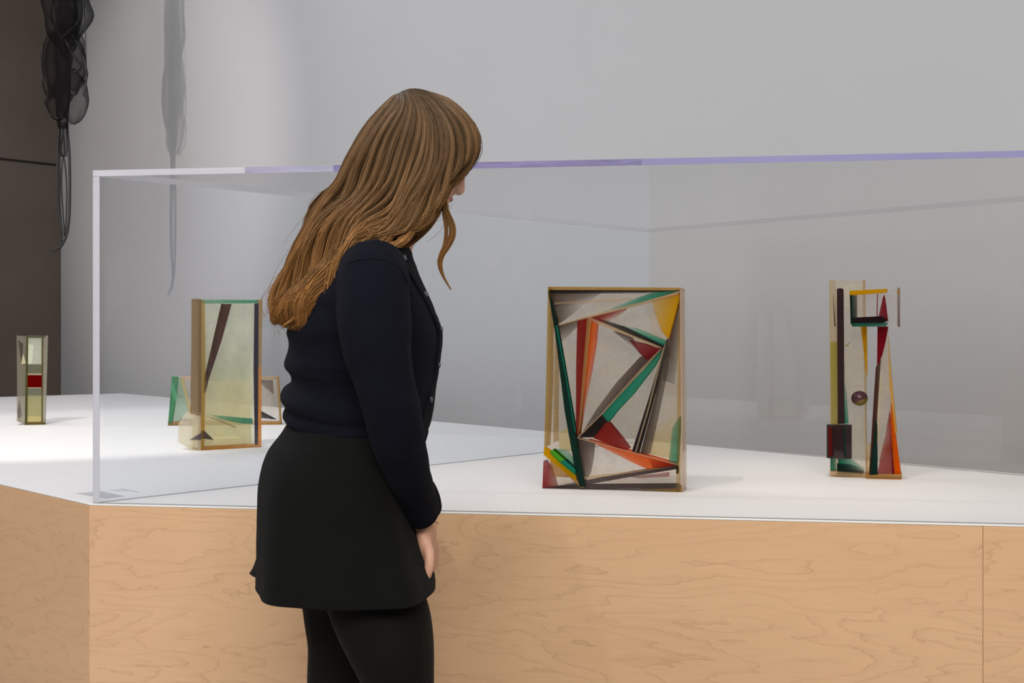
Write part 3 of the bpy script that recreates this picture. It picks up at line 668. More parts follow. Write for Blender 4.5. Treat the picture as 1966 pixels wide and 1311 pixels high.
# ---- 5: small tower at far left
c5 = conv(0, 600, 5.04)
s5 = Frame(onz(48.6, 815.7), onz(87, 815), 'small_resin_tower', 'small slim resin tower with red square, outside the case')
piece(s5, c5, [(262, 222), (462, 222), (440, 1083), (245, 1087)], (0.62, 0.60, 0.48), 0, .06, 'resin_block', None, .5, M_body, bev=.001)
D5 = [
 ([(160, 222), (262, 230), (250, 1087), (163, 1052), (165, 700)], (0.50, 0.47, 0.38), .004, .07, [.6, .6, .65, .75, .6], 'smoky side face'),
 ([(175, 270), (225, 300), (205, 470)], (0.20, 0.17, 0.13), .0, .004, [.5, .4, .6], None),
 ([(205, 500), (225, 400), (250, 490)], (1.0, 0.95, 0.75), .0, .003, [.7, .8, .8], None),
 ([(168, 960), (190, 850), (215, 1000), (180, 1030)], (0.25, 0.22, 0.22), .0, .003, [.6, .3, .1, .3], None),
 ([(250, 225), (440, 222), (438, 240), (255, 242)], (0.22, 0.25, 0.16), -.002, .05, .8, 'olive top edge'),
 ([(255, 240), (272, 240), (264, 1062), (245, 1087), (240, 1080)], (0.20, 0.20, 0.06), -.002, .04, .85, 'olive frame edge'),
 ([(402, 240), (418, 240), (414, 1085), (400, 1062)], (0.30, 0.26, 0.10), -.002, .04, .8, 'olive frame edge'),
 ([(245, 1066), (436, 1062), (440, 1084), (245, 1088)], (0.35, 0.25, 0.08), -.002, .04, .85, 'olive bottom edge'),
 ([(418, 240), (462, 224), (440, 1083), (414, 1083)], (0.66, 0.62, 0.54), -.001, .05, [.5, .6, .8, .7], 'pale right face'),
 ([(272, 246), (402, 246), (401, 500), (268, 500)], (0.85, 0.88, 0.80), -.001, .01, [.8, .7, .9, .98], 'pearly upper panel'),
 ([(268, 500), (401, 500), (401, 590), (268, 590)], (0.36, 0.38, 0.28), -.001, .01, .8, 'dull olive band'),
 ([(268, 588), (402, 588), (402, 606), (268, 606)], (0.95, 0.8, 0.6), -.002, .01, .8, None),
 ([(268, 606), (404, 606), (404, 722), (268, 722)], (0.30, 0.004, 0.004), -.003, .03, .98, 'dark red square'),
 ([(268, 722), (402, 722), (402, 734), (268, 734)], (0.95, 0.8, 0.6), -.002, .01, .8, None),
 ([(268, 734), (402, 734), (401, 800), (266, 800)], (0.42, 0.43, 0.33), -.001, .01, .8, None),
 ([(266, 800), (401, 800), (400, 1060), (262, 1062)], (0.66, 0.64, 0.38), -.001, .01, [.7, .7, .9, .95], 'yellowish lower panel'),
 ([(268, 1000), (398, 1005), (398, 1050), (266, 1054)], (1.0, 0.9, 0.55), -.002, .004, [.5, .5, .9, .9], None),
 ([(275, 300), (325, 320), (310, 490), (272, 498)], (1.0, 1.0, 0.9), -.002, .004, [.6, .4, .5, .95], None),
]
for (pts, col, d0, d1, al, lb) in D5: piece(s5, c5, pts, col, d0, d1, 'dyed_wedge', lb, al)

# ------------------------------------------------------------------ hanging mesh sculpture
HY0 = 9.0
hg = empty('hanging_sculpture', tuple(P(122, 480, HY0)))
tag(hg, 'black sheer mesh sculpture hanging in front of the dark concrete wall', 'sculpture', 'hanging pieces')
def lobe(cx, cy, rx, ry, dy, ex=2.0, seed=0, mat=M_sheer):
    c = P(cx, cy, HY0 + dy); rx = rx * HY0 / F; ry = ry * HY0 / F
    v = []; f = []; nu, nv = 28, 22
    for i in range(nv + 1):
        t = -1 + 2 * i / nv; r = max(0.0, 1 - abs(t) ** ex) ** 0.6
        for j in range(nu):
            a = 2 * PI * j / nu
            k = 1 + 0.22 * noise.noise(Vector((math.cos(a) * 1.4 + seed, math.sin(a) * 1.4, t * 1.6 + seed * 2)))
            v.append(c + Vector((rx * r * k * math.cos(a) + 0.03 * noise.noise(Vector((t * 2, seed, 0))), rx * 0.9 * r * k * math.sin(a), -t * ry)))
    for i in range(nv):
        for j in range(nu): f.append([i * nu + j, i * nu + (j + 1) % nu, (i + 1) * nu + (j + 1) % nu, (i + 1) * nu + j])
    return mesh_obj('mesh_lobe', v, f, mat, hg, True)
for a in ((126, 0, 42, 95, 0, 3, 1), (128, 10, 30, 70, .02, 2, 2), (146, 120, 18, 58, -.03, 2, 3), (140, 125, 26, 62, .03, 2, 4), (96, 125, 17, 68, .0, 2, 5), (112, 120, 26, 75, .04, 2, 6),
          (142, 185, 26, 55, .0, 2, 7), (112, 195, 23, 38, -.02, 2, 8), (128, 60, 20, 50, -.04, 2, 9), (120, -120, 40, 80, 0, 2, 10), (132, 30, 18, 45, .03, 2, 12)):
    lobe(*a)
def curve_tube(pts, radii, seg=8, mat=None, parent=None, name='cord', flat=1.0):
    """closed tube of elliptical rings along points (catmull-rom resampled)"""
    P_ = [Vector(p) for p in pts]; n = len(P_); out = []; rr = []
    for i in range(n - 1):
        p0 = P_[max(i - 1, 0)]; p1 = P_[i]; p2 = P_[i + 1]; p3 = P_[min(i + 2, n - 1)]
        for k in range(6):
            t = k / 6.0
            out.append(0.5 * ((2 * p1) + (p2 - p0) * t + (2 * p0 - 5 * p1 + 4 * p2 - p3) * t * t + (3 * p1 - p0 - 3 * p2 + p3) * t ** 3)); rr.append(radii[i] * (1 - t) + radii[i + 1] * t)
    out.append(P_[-1]); rr.append(radii[-1])
    v = []; f = []; m = len(out)
    for i, p in enumerate(out):
        d = (out[min(i + 1, m - 1)] - out[max(i - 1, 0)]).normalized()
        a = d.cross(Vector((0, 1, 0)));
        if a.length < 1e-3: a = Vector((1, 0, 0))
        a.normalize(); b = d.cross(a).normalized()
        for j in range(seg):
            q = 2 * PI * j / seg; v.append(p + a * math.cos(q) * rr[i] + b * math.sin(q) * rr[i] * flat)
    for i in range(m - 1):
        for j in range(seg): f.append([i * seg + j, i * seg + (j + 1) % seg, (i + 1) * seg + (j + 1) % seg, (i + 1) * seg + j])
    f.append(list(range(seg))[::-1]); f.append([(m - 1) * seg + j for j in range(seg)])
    if parent is None and mat is None: return v, f
    return mesh_obj(name, v, f, mat, parent, True)
hp = lambda x, y, d=0.0: P(x, y, HY0 + d)
curve_tube([hp(126, -200), hp(124, -40), hp(132, 30), hp(118, 75), hp(122, 130), hp(120, 180), hp(120, 244)], [.04, .05, .06, .045, .045, .05, .03], 12, M_sheer, hg, 'mesh_core')
curve_tube([hp(128, -40), hp(120, 30), hp(117, 90), hp(123, 150), hp(120, 200), hp(121, 246)], [.03, .035, .035, .04, .045, .028], 12, M_sheer, hg, 'mesh_core')
for (pts, r) in (([(138, 65), (160, 108), (166, 150), (160, 185)], .006), ([(125, 75), (140, 105), (156, 128), (140, 140)], .008),
                 ([(102, 10), (108, 50), (118, 70), (130, 62), (150, 40), (156, 0)], .006), ([(90, 195), (88, 212), (100, 222), (112, 228)], .005), ([(135, 238), (158, 226), (167, 200), (160, 175)], .005),
                 ([(82, 90), (79, 130), (90, 175)], .003), ([(160, -10), (164, 60), (166, 130)], .003)):
    curve_tube([hp(x, y, -.05) for x, y in pts], [r] * len(pts), 6, M_wire, hg, 'rim_wire')
for (pts, r) in (([(114, 238), (111, 280), (110, 340), (112, 400), (119, 450), (112, 475), (99, 482)], .008),
                 ([(127, 238), (132, 280), (134, 340), (133, 410), (129, 445), (122, 465), (113, 477)], .009),
                 ([(120, 240), (124, 290), (120, 310), (118, 350), (121, 410), (124, 450), (126, 458)], .005),
                 ([(116, 245), (117, 290), (124, 310), (128, 360), (127, 420), (124, 452)], .005),
                 ([(122, 246), (116, 300), (114, 360), (118, 430)], .004)):
    curve_tube([hp(x, y) for x, y in pts], [r] * len(pts), 6, M_wire, hg, 'hanging_cord')
curve_tube([hp(123, 236), hp(122, 270), hp(122, 300)], [.03, .03, .022], 10, M_sheer, hg, 'mesh_core')
curve_tube([hp(126, -180), Vector((hp(126, -180).x, HY0, 4.99))], [.004, .004], 6, M_wire, hg, 'suspension_wire')

# ------------------------------------------------------------------ the woman
YW = 2.73
def W(px, py, dy=0.0):
    Y = YW + dy
    return Vector(((px - CX) * Y / F, Y, CAMZ - (py - HY) * Y / F))
def WX(px): return (px - CX) / 1000.0
def WZ(py): return CAMZ - (py - HY) / 1000.0
person = empty('person', (WX(690), YW, 0))
tag(person, 'person with long wavy brown hair, navy cardigan and black skirt looking into the case', 'person')

def remesh_obj(name, parts, voxel, mat, smooth_it=4, parent=None, proj=None):
    verts = []; faces = []
    for (v, f) in parts:
        k = len(verts); verts += [tuple(x) for x in v]; faces += [[i + k for i in q] for q in f]
    o = mesh_obj(name + '_tmp', verts, faces)
    # make every shell consistently outward
    m = o.modifiers.new('r', 'REMESH'); m.mode = 'VOXEL'; m.voxel_size = voxel; m.use_smooth_shade = True
    s = o.modifiers.new('s', 'SMOOTH'); s.factor = 0.5; s.iterations = smooth_it
    dg = bpy.context.evaluated_depsgraph_get(); dg.update()
    me = bpy.data.meshes.new_from_object(o.evaluated_get(dg)); me.name = name
    old = o.data; bpy.data.objects.remove(o); bpy.data.meshes.remove(old)
    ob = bpy.data.objects.new(name, me); COL.objects.link(ob)
    me.materials.clear()
    for mm in (mat if isinstance(mat, list) else [mat]): me.materials.append(mm)
    me.polygons.foreach_set('use_smooth', [True] * len(me.polygons))
    ob.parent = parent or person
    ob.matrix_parent_inverse = Matrix.Translation(person.location).inverted() if (parent is None or parent is person) else Matrix.Identity(4)
    return ob

def interp_rows(rows, n):
    """rows of numbers, first the parameter; catmull-rom like smooth resample"""
    rows = np.array(rows, float); t = np.linspace(0, len(rows) - 1, n); out = []
    for x in t:
        i = min(int(x), len(rows) - 2); u = x - i
        p0 = rows[max(i - 1, 0)]; p1 = rows[i]; p2 = rows[i + 1]; p3 = rows[min(i + 2, len(rows) - 1)]
        out.append(0.5 * (2 * p1 + (p2 - p0) * u + (2 * p0 - 5 * p1 + 4 * p2 - p3) * u * u + (3 * p1 - p0 - 3 * p2 + p3) * u ** 3))
    return np.array(out)

def torso_loft(rows, n=60, seg=64, grow=0.0, cap=True, yc=0.0, fold=None, ex=2.3, exf=None):
    """rows: (py, back px, front px, half width m) as horizontal slices at the body's mid plane"""
    R = interp_rows(rows, n); v = []; f = []
    for i, (py, xb, xf, hw) in enumerate(R):
        z = WZ(py); a = (xf - xb) / 2000.0 + grow; c = WX((xf + xb) / 2); b = hw + grow
        for j in range(seg):
            th = 2 * PI * j / seg; ct, st = math.cos(th), math.sin(th); exb = ex
            if exf and ct > 0: exb = exf
            x = a * math.copysign(abs(ct) ** (2 / exb), ct); y = b * math.copysign(abs(st) ** (2 / exb), st)
            p = Vector((c + x, YW + yc + y, z))
            if fold: p = fold(p, th, i / (n - 1), Vector((ct, st, 0)))
            v.append(p)
    for i in range(n - 1):
        for j in range(seg): f.append([i * seg + j, i * seg + (j + 1) % seg, (i + 1) * seg + (j + 1) % seg, (i + 1) * seg + j])
    if cap: f.append(list(range(seg))[::-1]); f.append([(n - 1) * seg + j for j in range(seg)])
    return v, f

def limb(pts, seg=20):
    """pts: (point, radius in X-ish, radius in depth)"""
    rows = [(p.x, p.y, p.z, r1, r2) for p, r1, r2 in pts]
    R = interp_rows(rows, max(8, 7 * len(pts))); v = []; f = []; m = len(R)
    for i in range(m):
        p = Vector(R[i][:3]); d = (Vector(R[min(i + 1, m - 1)][:3]) - Vector(R[max(i - 1, 0)][:3])).normalized()
        a = Vector((0, 1, 0)).cross(d)
        if a.length < 1e-3: a = Vector((1, 0, 0))
        a.normalize(); b = d.cross(a).normalized()
        for j in range(seg):
            q = 2 * PI * j / seg; v.append(p + a * math.cos(q) * R[i][3] + b * math.sin(q) * R[i][4])
    for i in range(m - 1):
        for j in range(seg): f.append([i * seg + j, i * seg + (j + 1) % seg, (i + 1) * seg + (j + 1) % seg, (i + 1) * seg + j])
    f.append(list(range(seg))[::-1]); f.append([(m - 1) * seg + j for j in range(seg)])
    return v, f

def ball(c, rx, ry, rz, rot=None, nu=20, nv=14):
    v = []; f = []
    for i in range(nv + 1):
        th = PI * i / nv
        for j in range(nu):
            ph = 2 * PI * j / nu; p = Vector((rx * math.sin(th) * math.cos(ph), ry * math.sin(th) * math.sin(ph), rz * math.cos(th)))
            if rot: p = rot @ p
            v.append(c + p)
    for i in range(nv):
        for j in range(nu): f.append([i * nu + j, i * nu + (j + 1) % nu, (i + 1) * nu + (j + 1) % nu, (i + 1) * nu + j])
    return v, f

# ---- head, in its own frame (x forward, z up), then bowed
HS = 1.0; HC = W(813, 303); HR = Matrix.Rotation(math.radians(7), 3, 'Z') @ Matrix.Rotation(math.radians(25), 3, 'Y')
prof = [(-.116, .030), (-.108, .060), (-.098, .074), (-.086, .077), (-.076, .071), (-.068, .0765), (-.060, .0775), (-.056, .0745), (-.050, .079), (-.043, .0785), (-.034, .077),
        (-.02, .079), (-.005, .080), (.010, .079), (.024, .083), (.045, .086), (.068, .080), (.090, .062), (.106, .035), (.114, .0)]
def pf(z):
    for (a, b), (c, d) in zip(prof, prof[1:]):
        if a <= z <= c: return b + (d - b) * (z - a) / (c - a)
    return 0.0
def head_parts():
    v = []; f = []; nu, nv = 56, 60
    for i in range(nv + 1):
        z = -.116 + .230 * i / nv
        t = (z + .001) / .115
        fx = pf(min(max(z, -.116), .114))
        # back of the skull
        if z > -.03: bx = -.098 * math.sqrt(max(0, 1 - ((z - .018) / .098) ** 2)) if z > .018 else -.098 + .02 * ((z - .018) / .048) ** 2
        else: bx = -.078 + .085 * min(1, (-.03 - z) / .086) ** 1.2 * 0.9
        wz = .074 * math.sqrt(max(0, 1 - ((z - .025) / .0925) ** 2)) if z > .025 else .074 - .030 * min(1, (.025 - z) / .141) ** 1.6 - (.018 * max(0, (-.09 - z) / .026))
        wz = max(wz, .001)
        c = (fx + bx) / 2 - .004; ax = (fx - bx) / 2
        for j in range(nu):
            a = 2 * PI * j / nu; ca, sa = math.cos(a), math.sin(a); e = 2.25
            x = (fx + bx) / 2 + ax * math.copysign(abs(ca) ** (2 / e), ca); y = wz * math.copysign(abs(sa) ** (2 / e), sa)
            if ca > 0.2:   # eye sockets
                x -= .008 * math.exp(-((abs(y) - .031) / .014) ** 2 - ((z - .004) / .012) ** 2)
                x += .003 * math.exp(-((abs(y) - .040) / .018) ** 2 - ((z + .025) / .02) ** 2)
            v.append(Vector((x, y, z)))
    for i in range(nv):
        for j in range(nu): f.append([i * nu + j, i * nu + (j + 1) % nu, (i + 1) * nu + (j + 1) % nu, (i + 1) * nu + j])
    f.append(list(range(nu))[::-1]); f.append([nv * nu + j for j in range(nu)])
    parts = [(v, f)]
    # nose as a tapered ridge, nostril wings, lips, brow, ears
    parts.append(limb([(Vector((.074, 0, .016)), .009, .008), (Vector((.081, 0, -.002)), .008, .0075), (Vector((.086, 0, -.016)), .009, .0095), (Vector((.0895, 0, -.026)), .0095, .0105), (Vector((.084, 0, -.033)), .007, .009)]))
    for s in (-1, 1):
        parts.append(ball(Vector((.083, s * .011, -.029)), .009, .0065, .007))
        parts.append(ball(Vector((-.008, s * .074, -.004)), .018, .007, .031, Matrix.Rotation(s * .3, 3, 'Z')))
        parts.append(ball(Vector((-.004, s * .076, -.026)), .009, .005, .012))
        parts.append(limb([(Vector((.080, s * .012, .022)), .004, .005), (Vector((.078, s * .03, .027)), .005, .005), (Vector((.068, s * .048, .021)), .004, .004)], 10))
    parts.append(limb([(Vector((.066, -.024, -.054)), .002, .003), (Vector((.0775, -.010, -.049)), .004, .0045), (Vector((.080, 0, -.050)), .004, .0045), (Vector((.0775, .010, -.049)), .004, .0045), (Vector((.066, .024, -.054)), .002, .003)], 10))
    parts.append(limb([(Vector((.065, -.022, -.056)), .002, .003), (Vector((.0755, -.010, -.063)), .0045, .005), (Vector((.078, 0, -.064)), .005, .005), (Vector((.0755, .010, -.063)), .0045, .005), (Vector((.065, .022, -.056)), .002, .003)], 10))
    return [([HC + HR @ (p * HS) for p in v], f) for v, f in parts]

bp = head_parts()
# neck and trunk
nk0 = HC + HR @ Vector((-.035, 0, -.06))
bp.append(limb([(nk0 + HR @ Vector((0, 0, .03)), .055, .055), (nk0, .056, .056), (W(752, 425), .054, .056), (W(733, 465), .062, .075), (W(722, 495), .07, .10)]))
TORSO = [(470, 700, 772, .06), (482, 672, 780, .12), (500, 650, 788, .150), (530, 628, 800, .165), (580, 598, 818, .165), (630, 575, 832, .158), (680, 572, 832, .150), (730, 572, 820, .135),
         (780, 570, 805, .130), (820, 560, 795, .138), (870, 535, 790, .155), (930, 522, 785, .168), (1000, 522, 765, .168), (1060, 545, 760, .16), (1100, 580, 755, .13)]
bp.append(torso_loft(TORSO, 60, 40))
# arms; near = right arm
armR = [(W(712, 515, -.13), .055, .05), (W(716, 560, -.165), .052, .05), (W(724, 640, -.185), .047, .046), (W(738, 720, -.19), .043, .042), (W(752, 785, -.185), .041, .040), (W(772, 860, -.165), .038, .038),
        (W(792, 930, -.115), .030, .030), (W(806, 975, -.055), .024, .026), (W(813, 1005, -.035), .0205, .027)]
armL = [(W(712, 515, .13), .055, .05), (W(716, 560, .165), .052, .05), (W(724, 640, .185), .047, .046), (W(738, 720, .20), .043, .042), (W(752, 785, .20), .041, .040), (W(770, 855, .175), .036, .036),
        (W(795, 925, .130), .029, .029), (W(805, 965, .095), .022, .024), (W(816, 1003, .060), .021, .027)]
bp.append(limb(armR)); bp.append(limb(armL))
def hand(side, wr, curl=0.25):
    """hand pointing down from the wrist; side=-1 right (near camera); palm turned to the thighs"""
    parts = []
    def A(x, y, z): return wr + Vector((x, y * 1.0, z))
    s = side
    # palm: wider in depth (y) than thick
    parts.append(limb([(A(0, 0, .01), .019, .026), (A(.001, -s * .004, -.025), .017, .036), (A(.002, -s * .010, -.055), .0155, .041), (A(.000, -s * .014, -.085), .013, .040), (A(-.003, -s * .016, -.097), .010, .036)]))
    for k in range(4):
        yy = -s * .014 + (k - 1.5) * .0195; ln = (.066, .076, .074, .058)[k] if s < 0 else (.058, .074, .076, .066)[k]
        b0 = A(-.001, yy * .95, -.082); pts = [(b0, .0085, .0088)]; ang = -.12; p = b0
        for q, seg in enumerate((.46, .31, .23)):
            ang -= curl * (0.9 + .25 * q); p = p + Vector((math.sin(ang) * ln * seg, (k - 1.5) * .0006, -math.cos(ang) * ln * seg)); pts.append((p, .0082 - .0008 * q, .0084 - .0008 * q))
        parts.append(limb(pts, 12))
    t0 = A(.004, s * .020 - s * .004, -.022)
    parts.append(limb([(t0, .011, .011), (A(.012, s * .034, -.046), .0105, .0105), (A(.012, s * .040, -.070), .0095, .0095), (A(.007, s * .038, -.092), .0075, .0075)], 12))
    return parts
hands = hand(-1, W(814, 1012, -.030), .33) + hand(1, W(820, 1012, .060), .33)
bp += hands; arm_parts = hands + [limb(armR), limb(armL)]
# legs and feet
def leg(cols, fy, ankle_px):
    pts = [(W(px, py, dy), a, b) for (px, py, dy, a, b) in cols]
    return limb(pts, 28)
legN = [(690, 1040, -.08, .080, .075), (706, 1120, -.085, .086, .08), (733, 1185, -.09, .090, .082), (750, 1240, -.095, .082, .08), (764, 1305, -.09, .068, .068), (770, 1380, -.085, .059, .059), (764, 1450, -.085, .056, .054), (752, 1520, -.085, .056, .052), (748, 1620, -.085, .045, .043), (748, 1730, -.085, .033, .033), (748, 1780, -.085, .034, .032)]
legF = [(668, 1060, .085, .085, .08), (664, 1130, .095, .090, .085), (664, 1180, .097, .084, .083), (664, 1240, .097, .076, .078), (655, 1305, .095, .068, .068), (648, 1380, .09, .059, .059), (640, 1450, .09, .056, .054), (628, 1520, .09, .056, .052), (622, 1620, .09, .045, .043), (620, 1730, .09, .033, .033), (620, 1780, .09, .034, .032)]
bp.append(leg(legN, 0, 0)); bp.append(leg(legF, 0, 0))
feet = []
for (px, dy) in ((748, -.085), (620, .09)):
    c = W(px, 1780, dy); c.z = 0
    bp.append(limb([(c + Vector((-.035, 0, .045)), .03, .030), (c + Vector((.03, 0, .05)), .034, .036), (c + Vector((.10, 0, .032)), .022, .042), (c + Vector((.17, 0, .024)), .015, .034)], 16))
    feet.append(c)
body = remesh_obj('body', bp, 0.0042, [M_skin, M_tights], 3)
me = body.data
# tights below the waist
npoly = len(me.polygons); cen = np.zeros(npoly * 3, np.float32); me.polygons.foreach_get('center', cen); cen = cen.reshape(-1, 3)
from mathutils.bvhtree import BVHTree
hv_ = []; hf_ = []
for (v, f) in arm_parts:
    k = len(hv_); hv_ += list(v); hf_ += [[q + k for q in x] for x in f]
hbv = BVHTree.FromPolygons(hv_, hf_)
idx = np.zeros(npoly, np.int32)
for q in np.nonzero(cen[:, 2] < WZ(800))[0]:
    if hbv.find_nearest(Vector(cen[q].tolist()), .0045)[0] is None: idx[q] = 1
me.polygons.foreach_set('material_index', idx)

# face details
def place(vf, name, mat, par=body, smooth=True):
    v, f = vf; o = mesh_obj(name, v, f, mat, None, smooth); o.parent = par; o.matrix_parent_inverse = par.matrix_world.inverted() if False else Matrix.Identity(4)
    return o
def hx(x, y, z): return HC + HR @ (Vector((x, y, z)) * HS)
# children of 'person' keep world coordinates through the parent inverse
def pchild(vf, name, mat, smooth=True, par=None):
    v, f = vf; return mesh_obj(name, v, f, mat, par or person, smooth)
for s in (-1, 1):
    v, f = ball(Vector((0, 0, 0)), .0122, .0122, .0122); eye = pchild(([hx(.0665, s * .031, .003) + p for p in v], f), 'eye', M_eye, par=body)
    v, f = ball(Vector((0, 0, 0)), .0035, .006, .006); o = pchild(([hx(.0760, s * .031, .000) + HR @ p for p in v], f), 'iris', M_iris, par=body)
    # upper lid
    v = []; f = []
    for i in range(7):
        for j in range(13):
            th = math.radians(10 + 62 * i / 6); ph = math.radians(-75 + 150 * j / 12)
            q = Vector((math.sin(th) * math.cos(ph), math.sin(th) * math.sin(ph), math.cos(th))) * .0135
            v.append(hx(.0665, s * .031, .003) + HR @ q)
    for i in range(6):
        for j in range(12): f.append([i * 13 + j, i * 13 + j + 1, (i + 1) * 13 + j + 1, (i + 1) * 13 + j])
    lid = pchild((v, f), 'eyelid', M_skin, par=body); m = lid.modifiers.new('t', 'SOLIDIFY'); m.thickness = .0012; m.offset = 1
    v = []; f = []
    for k in range(22):
        ph = math.radians(-70 + 140 * k / 21); th = math.radians(74)
        b0 = Vector((math.sin(th) * math.cos(ph), math.sin(th) * math.sin(ph), math.cos(th))); 
        a = b0 * .0140; c = b0 * .0195 + Vector((.002, 0, .003)); sd = Vector((-b0.y, b0.x, 0)).normalized() * .0004
        n0 = len(v); v += [hx(.0665, s * .031, .003) + HR @ q for q in (a - sd, a + sd, c, a + Vector((0, 0, -.0006)))]
        f += [[n0, n0 + 1, n0 + 2], [n0 + 1, n0 + 3, n0 + 2], [n0 + 3, n0, n0 + 2], [n0, n0 + 3, n0 + 1]]
    o = pchild((v, f), 'eyelashes', M_lash, False, par=body)
v, f = limb([(Vector((.0665, -.023, -.0545)), .0015, .002), (Vector((.0795, -.010, -.049)), .003, .0038), (Vector((.0822, 0, -.0505)), .003, .0038), (Vector((.0795, .010, -.049)), .003, .0038), (Vector((.0665, .023, -.0545)), .0015, .002)], 10)
pchild(([HC + HR @ (p * HS) for p in v], f), 'upper_lip', M_lip, par=body)
v, f = limb([(Vector((.0655, -.021, -.0565)), .0015, .002), (Vector((.0775, -.010, -.063)), .0034, .0038), (Vector((.0802, 0, -.064)), .0036, .004), (Vector((.0775, .010, -.063)), .0034, .0038), (Vector((.0655, .021, -.0565)), .0015, .002)], 10)
pchild(([HC + HR @ (p * HS) for p in v], f), 'lower_lip', M_lip, par=body)

# ---- shoes
for c in feet:
    v, f = limb([(c + Vector((-.065, 0, .030)), .028, .028), (c + Vector((-.03, 0, .034)), .036, .037), (c + Vector((.04, 0, .032)), .034, .040), (c + Vector((.11, 0, .024)), .026, .046), (c + Vector((.165, 0, .020)), .019, .042), (c + Vector((.195, 0, .018)), .012, .026)], 20)
    v = [Vector((p.x, p.y, max(p.z, .001))) for p in v]
    pchild((v, f), 'shoe', M_shoe)

# ---- skirt
SK = [(806, 556, 800, .142), (830, 541, 800, .150), (860, 519, 797, .165), (900, 504, 791, .180), (950, 498, 788, .190), (1000, 496, 795, .197), (1050, 495, 808, .206), (1085, 494, 820, .212), (1118, 492, 831, .217)]
def skfold(p, th, t, n):
    k = max(0, t - .25) / .75
    # small soft pleats plus one lobe at the far back
    d = 0.006 * k * math.sin(5 * th + .6) + 0.004 * k * math.sin(9 * th + 2.0 + 1.2 * t)
    far = math.exp(-((math.atan2(math.sin(th - 2.62), math.cos(th - 2.62))) / .30) ** 2)
    d += 0.050 * (k ** 2.4) * far + 0.022 * k ** 1.5 * math.exp(-((math.atan2(math.sin(th + .62), math.cos(th + .62))) / .4) ** 2)
    gap = math.exp(-((math.atan2(math.sin(th - 3.02), math.cos(th - 3.02))) / .13) ** 2)
    d -= 0.006 * k ** 2 * gap
    d += .0018 * noise.noise(Vector((math.cos(th) * 3, math.sin(th) * 3, t * 9)))
    q = p + Vector((n.x, n.y, 0)) * d
    # hem dips on the near side
    q.z -= 0.012 * k ** 3 * max(0, -math.sin(th))
    # gentle diagonal creases near the front hip
    return q
v, f = torso_loft(SK, 64, 144, cap=False, fold=skfold, ex=2.05, exf=3.0)
sk = pchild((v, f), 'skirt', M_skirt); m = sk.modifiers.new('t', 'SOLIDIFY'); m.thickness = .003; m.offset = -1

# ---- cardigan: trunk, two sleeves and neck as one shell
CD = [(452, 722, 772, .058), (458, 704, 780, .080), (466, 684, 785, .118), (480, 664, 789, .150), (500, 645, 794, .170), (535, 618, 808, .178), (570, 592, 824, .178), (600, 572, 836, .176), (632, 558, 846, .172), (660, 555, 847, .166), (680, 551, 845, .162), (692, 549, 844, .160), (704, 553, 842, .154),
      (716, 562, 841, .150), (730, 562, 839, .149), (742, 548, 837, .152), (756, 541, 835, .154), (767, 543, 834, .152), (775, 552, 833, .147), (783, 547, 832, .150), (795, 547, 830, .151), (806, 555, 827, .146), (814, 553, 824, .147), (828, 547, 820, .149), (843, 547, 812, .151)]
def cdfold(p, th, t, n):
    back = max(0.0, -math.cos(th - .35))
    z = p.z
    d = .004 * noise.noise(Vector((p.x * 7, p.y * 7, z * 26))) * (0.4 + back)
    d += .0022 * noise.noise(Vector((p.x * 20 + 3, p.y * 12, z * 60))) * (0.3 + back)
    q = p + Vector((n.x, n.y, 0)) * d
    # waist folds sag towards the near side
    k = max(0, min(1, (WZ(640) - z) / .1)); q.z -= .016 * k * max(0, math.cos(th + 1.2)) + .020 * k * max(0, -math.sin(th)) * (1 if z < WZ(700) else .4)
    return q
cparts = [torso_loft(CD, 150, 96, fold=cdfold, ex=2.2)]
slvR = [(W(716, 512, -.125), .062, .062), (W(716, 545, -.165), .066, .060), (W(718, 600, -.19), .066, .057), (W(721, 650, -.20), .064, .056), (W(731, 700, -.205), .058, .053), (W(740, 742, -.205), .053, .051), (W(752, 790, -.20), .0525, .05), (W(764, 843, -.185), .0495, .048),
        (W(780, 895, -.155), .043, .044), (W(792, 930, -.120), .038, .040), (W(800, 958, -.085), .034, .038)]
slvL = [(W(716, 512, .125), .062, .062), (W(718, 560, .165), .064, .058), (W(724, 640, .195), .058, .054), (W(736, 720, .205), .053, .050), (W(750, 785, .205), .050, .048), (W(772, 855, .175), .045, .045), (W(795, 925, .130), .038, .040), (W(804, 960, .10), .034, .038)]
def ripple(vf, amp=.0025, fr=22, seed=0):
    v, f = vf; c = sum(v, Vector()) / len(v)
    out = []
    for p in v:
        nn_ = noise.noise_vector(Vector((p.x * 14 + seed, p.y * 14, p.z * fr)))
        out.append(p + nn_ * amp)
    return out, f
cparts.append(ripple(limb(slvR, 40), .003)); cparts.append(ripple(limb(slvL, 40), .003, seed=5))
# shoulder caps
cparts.append(ball(W(716, 510, -.105), .060, .062, .052)); cparts.append(ball(W(716, 510, .105), .060, .062, .052))
card = remesh_obj('cardigan', cparts, 0.0042, M_card, 2)
# rolled cuffs
def cuff(p0, p1, p2, r, name='rolled_cuff'):
    parts = [limb([(p0, r * .92, r * 1.02), (p0 * .8 + p1 * .2, r * 1.05, r * 1.12), (p1, r * 1.12, r * 1.15), (p1 * .3 + p2 * .7, r * 1.06, r * 1.1), (p2, r * .86, r * .92)], 28)]
    return remesh_obj(name, [ripple(parts[0], .002, 30)], .003, M_card, 2, parent=card)
cuff(W(795, 932, -.108), W(801, 962, -.080), W(811, 990, -.050), .0345)
cuff(W(800, 935, .115), W(808, 962, .085), W(817, 990, .066), .0345)
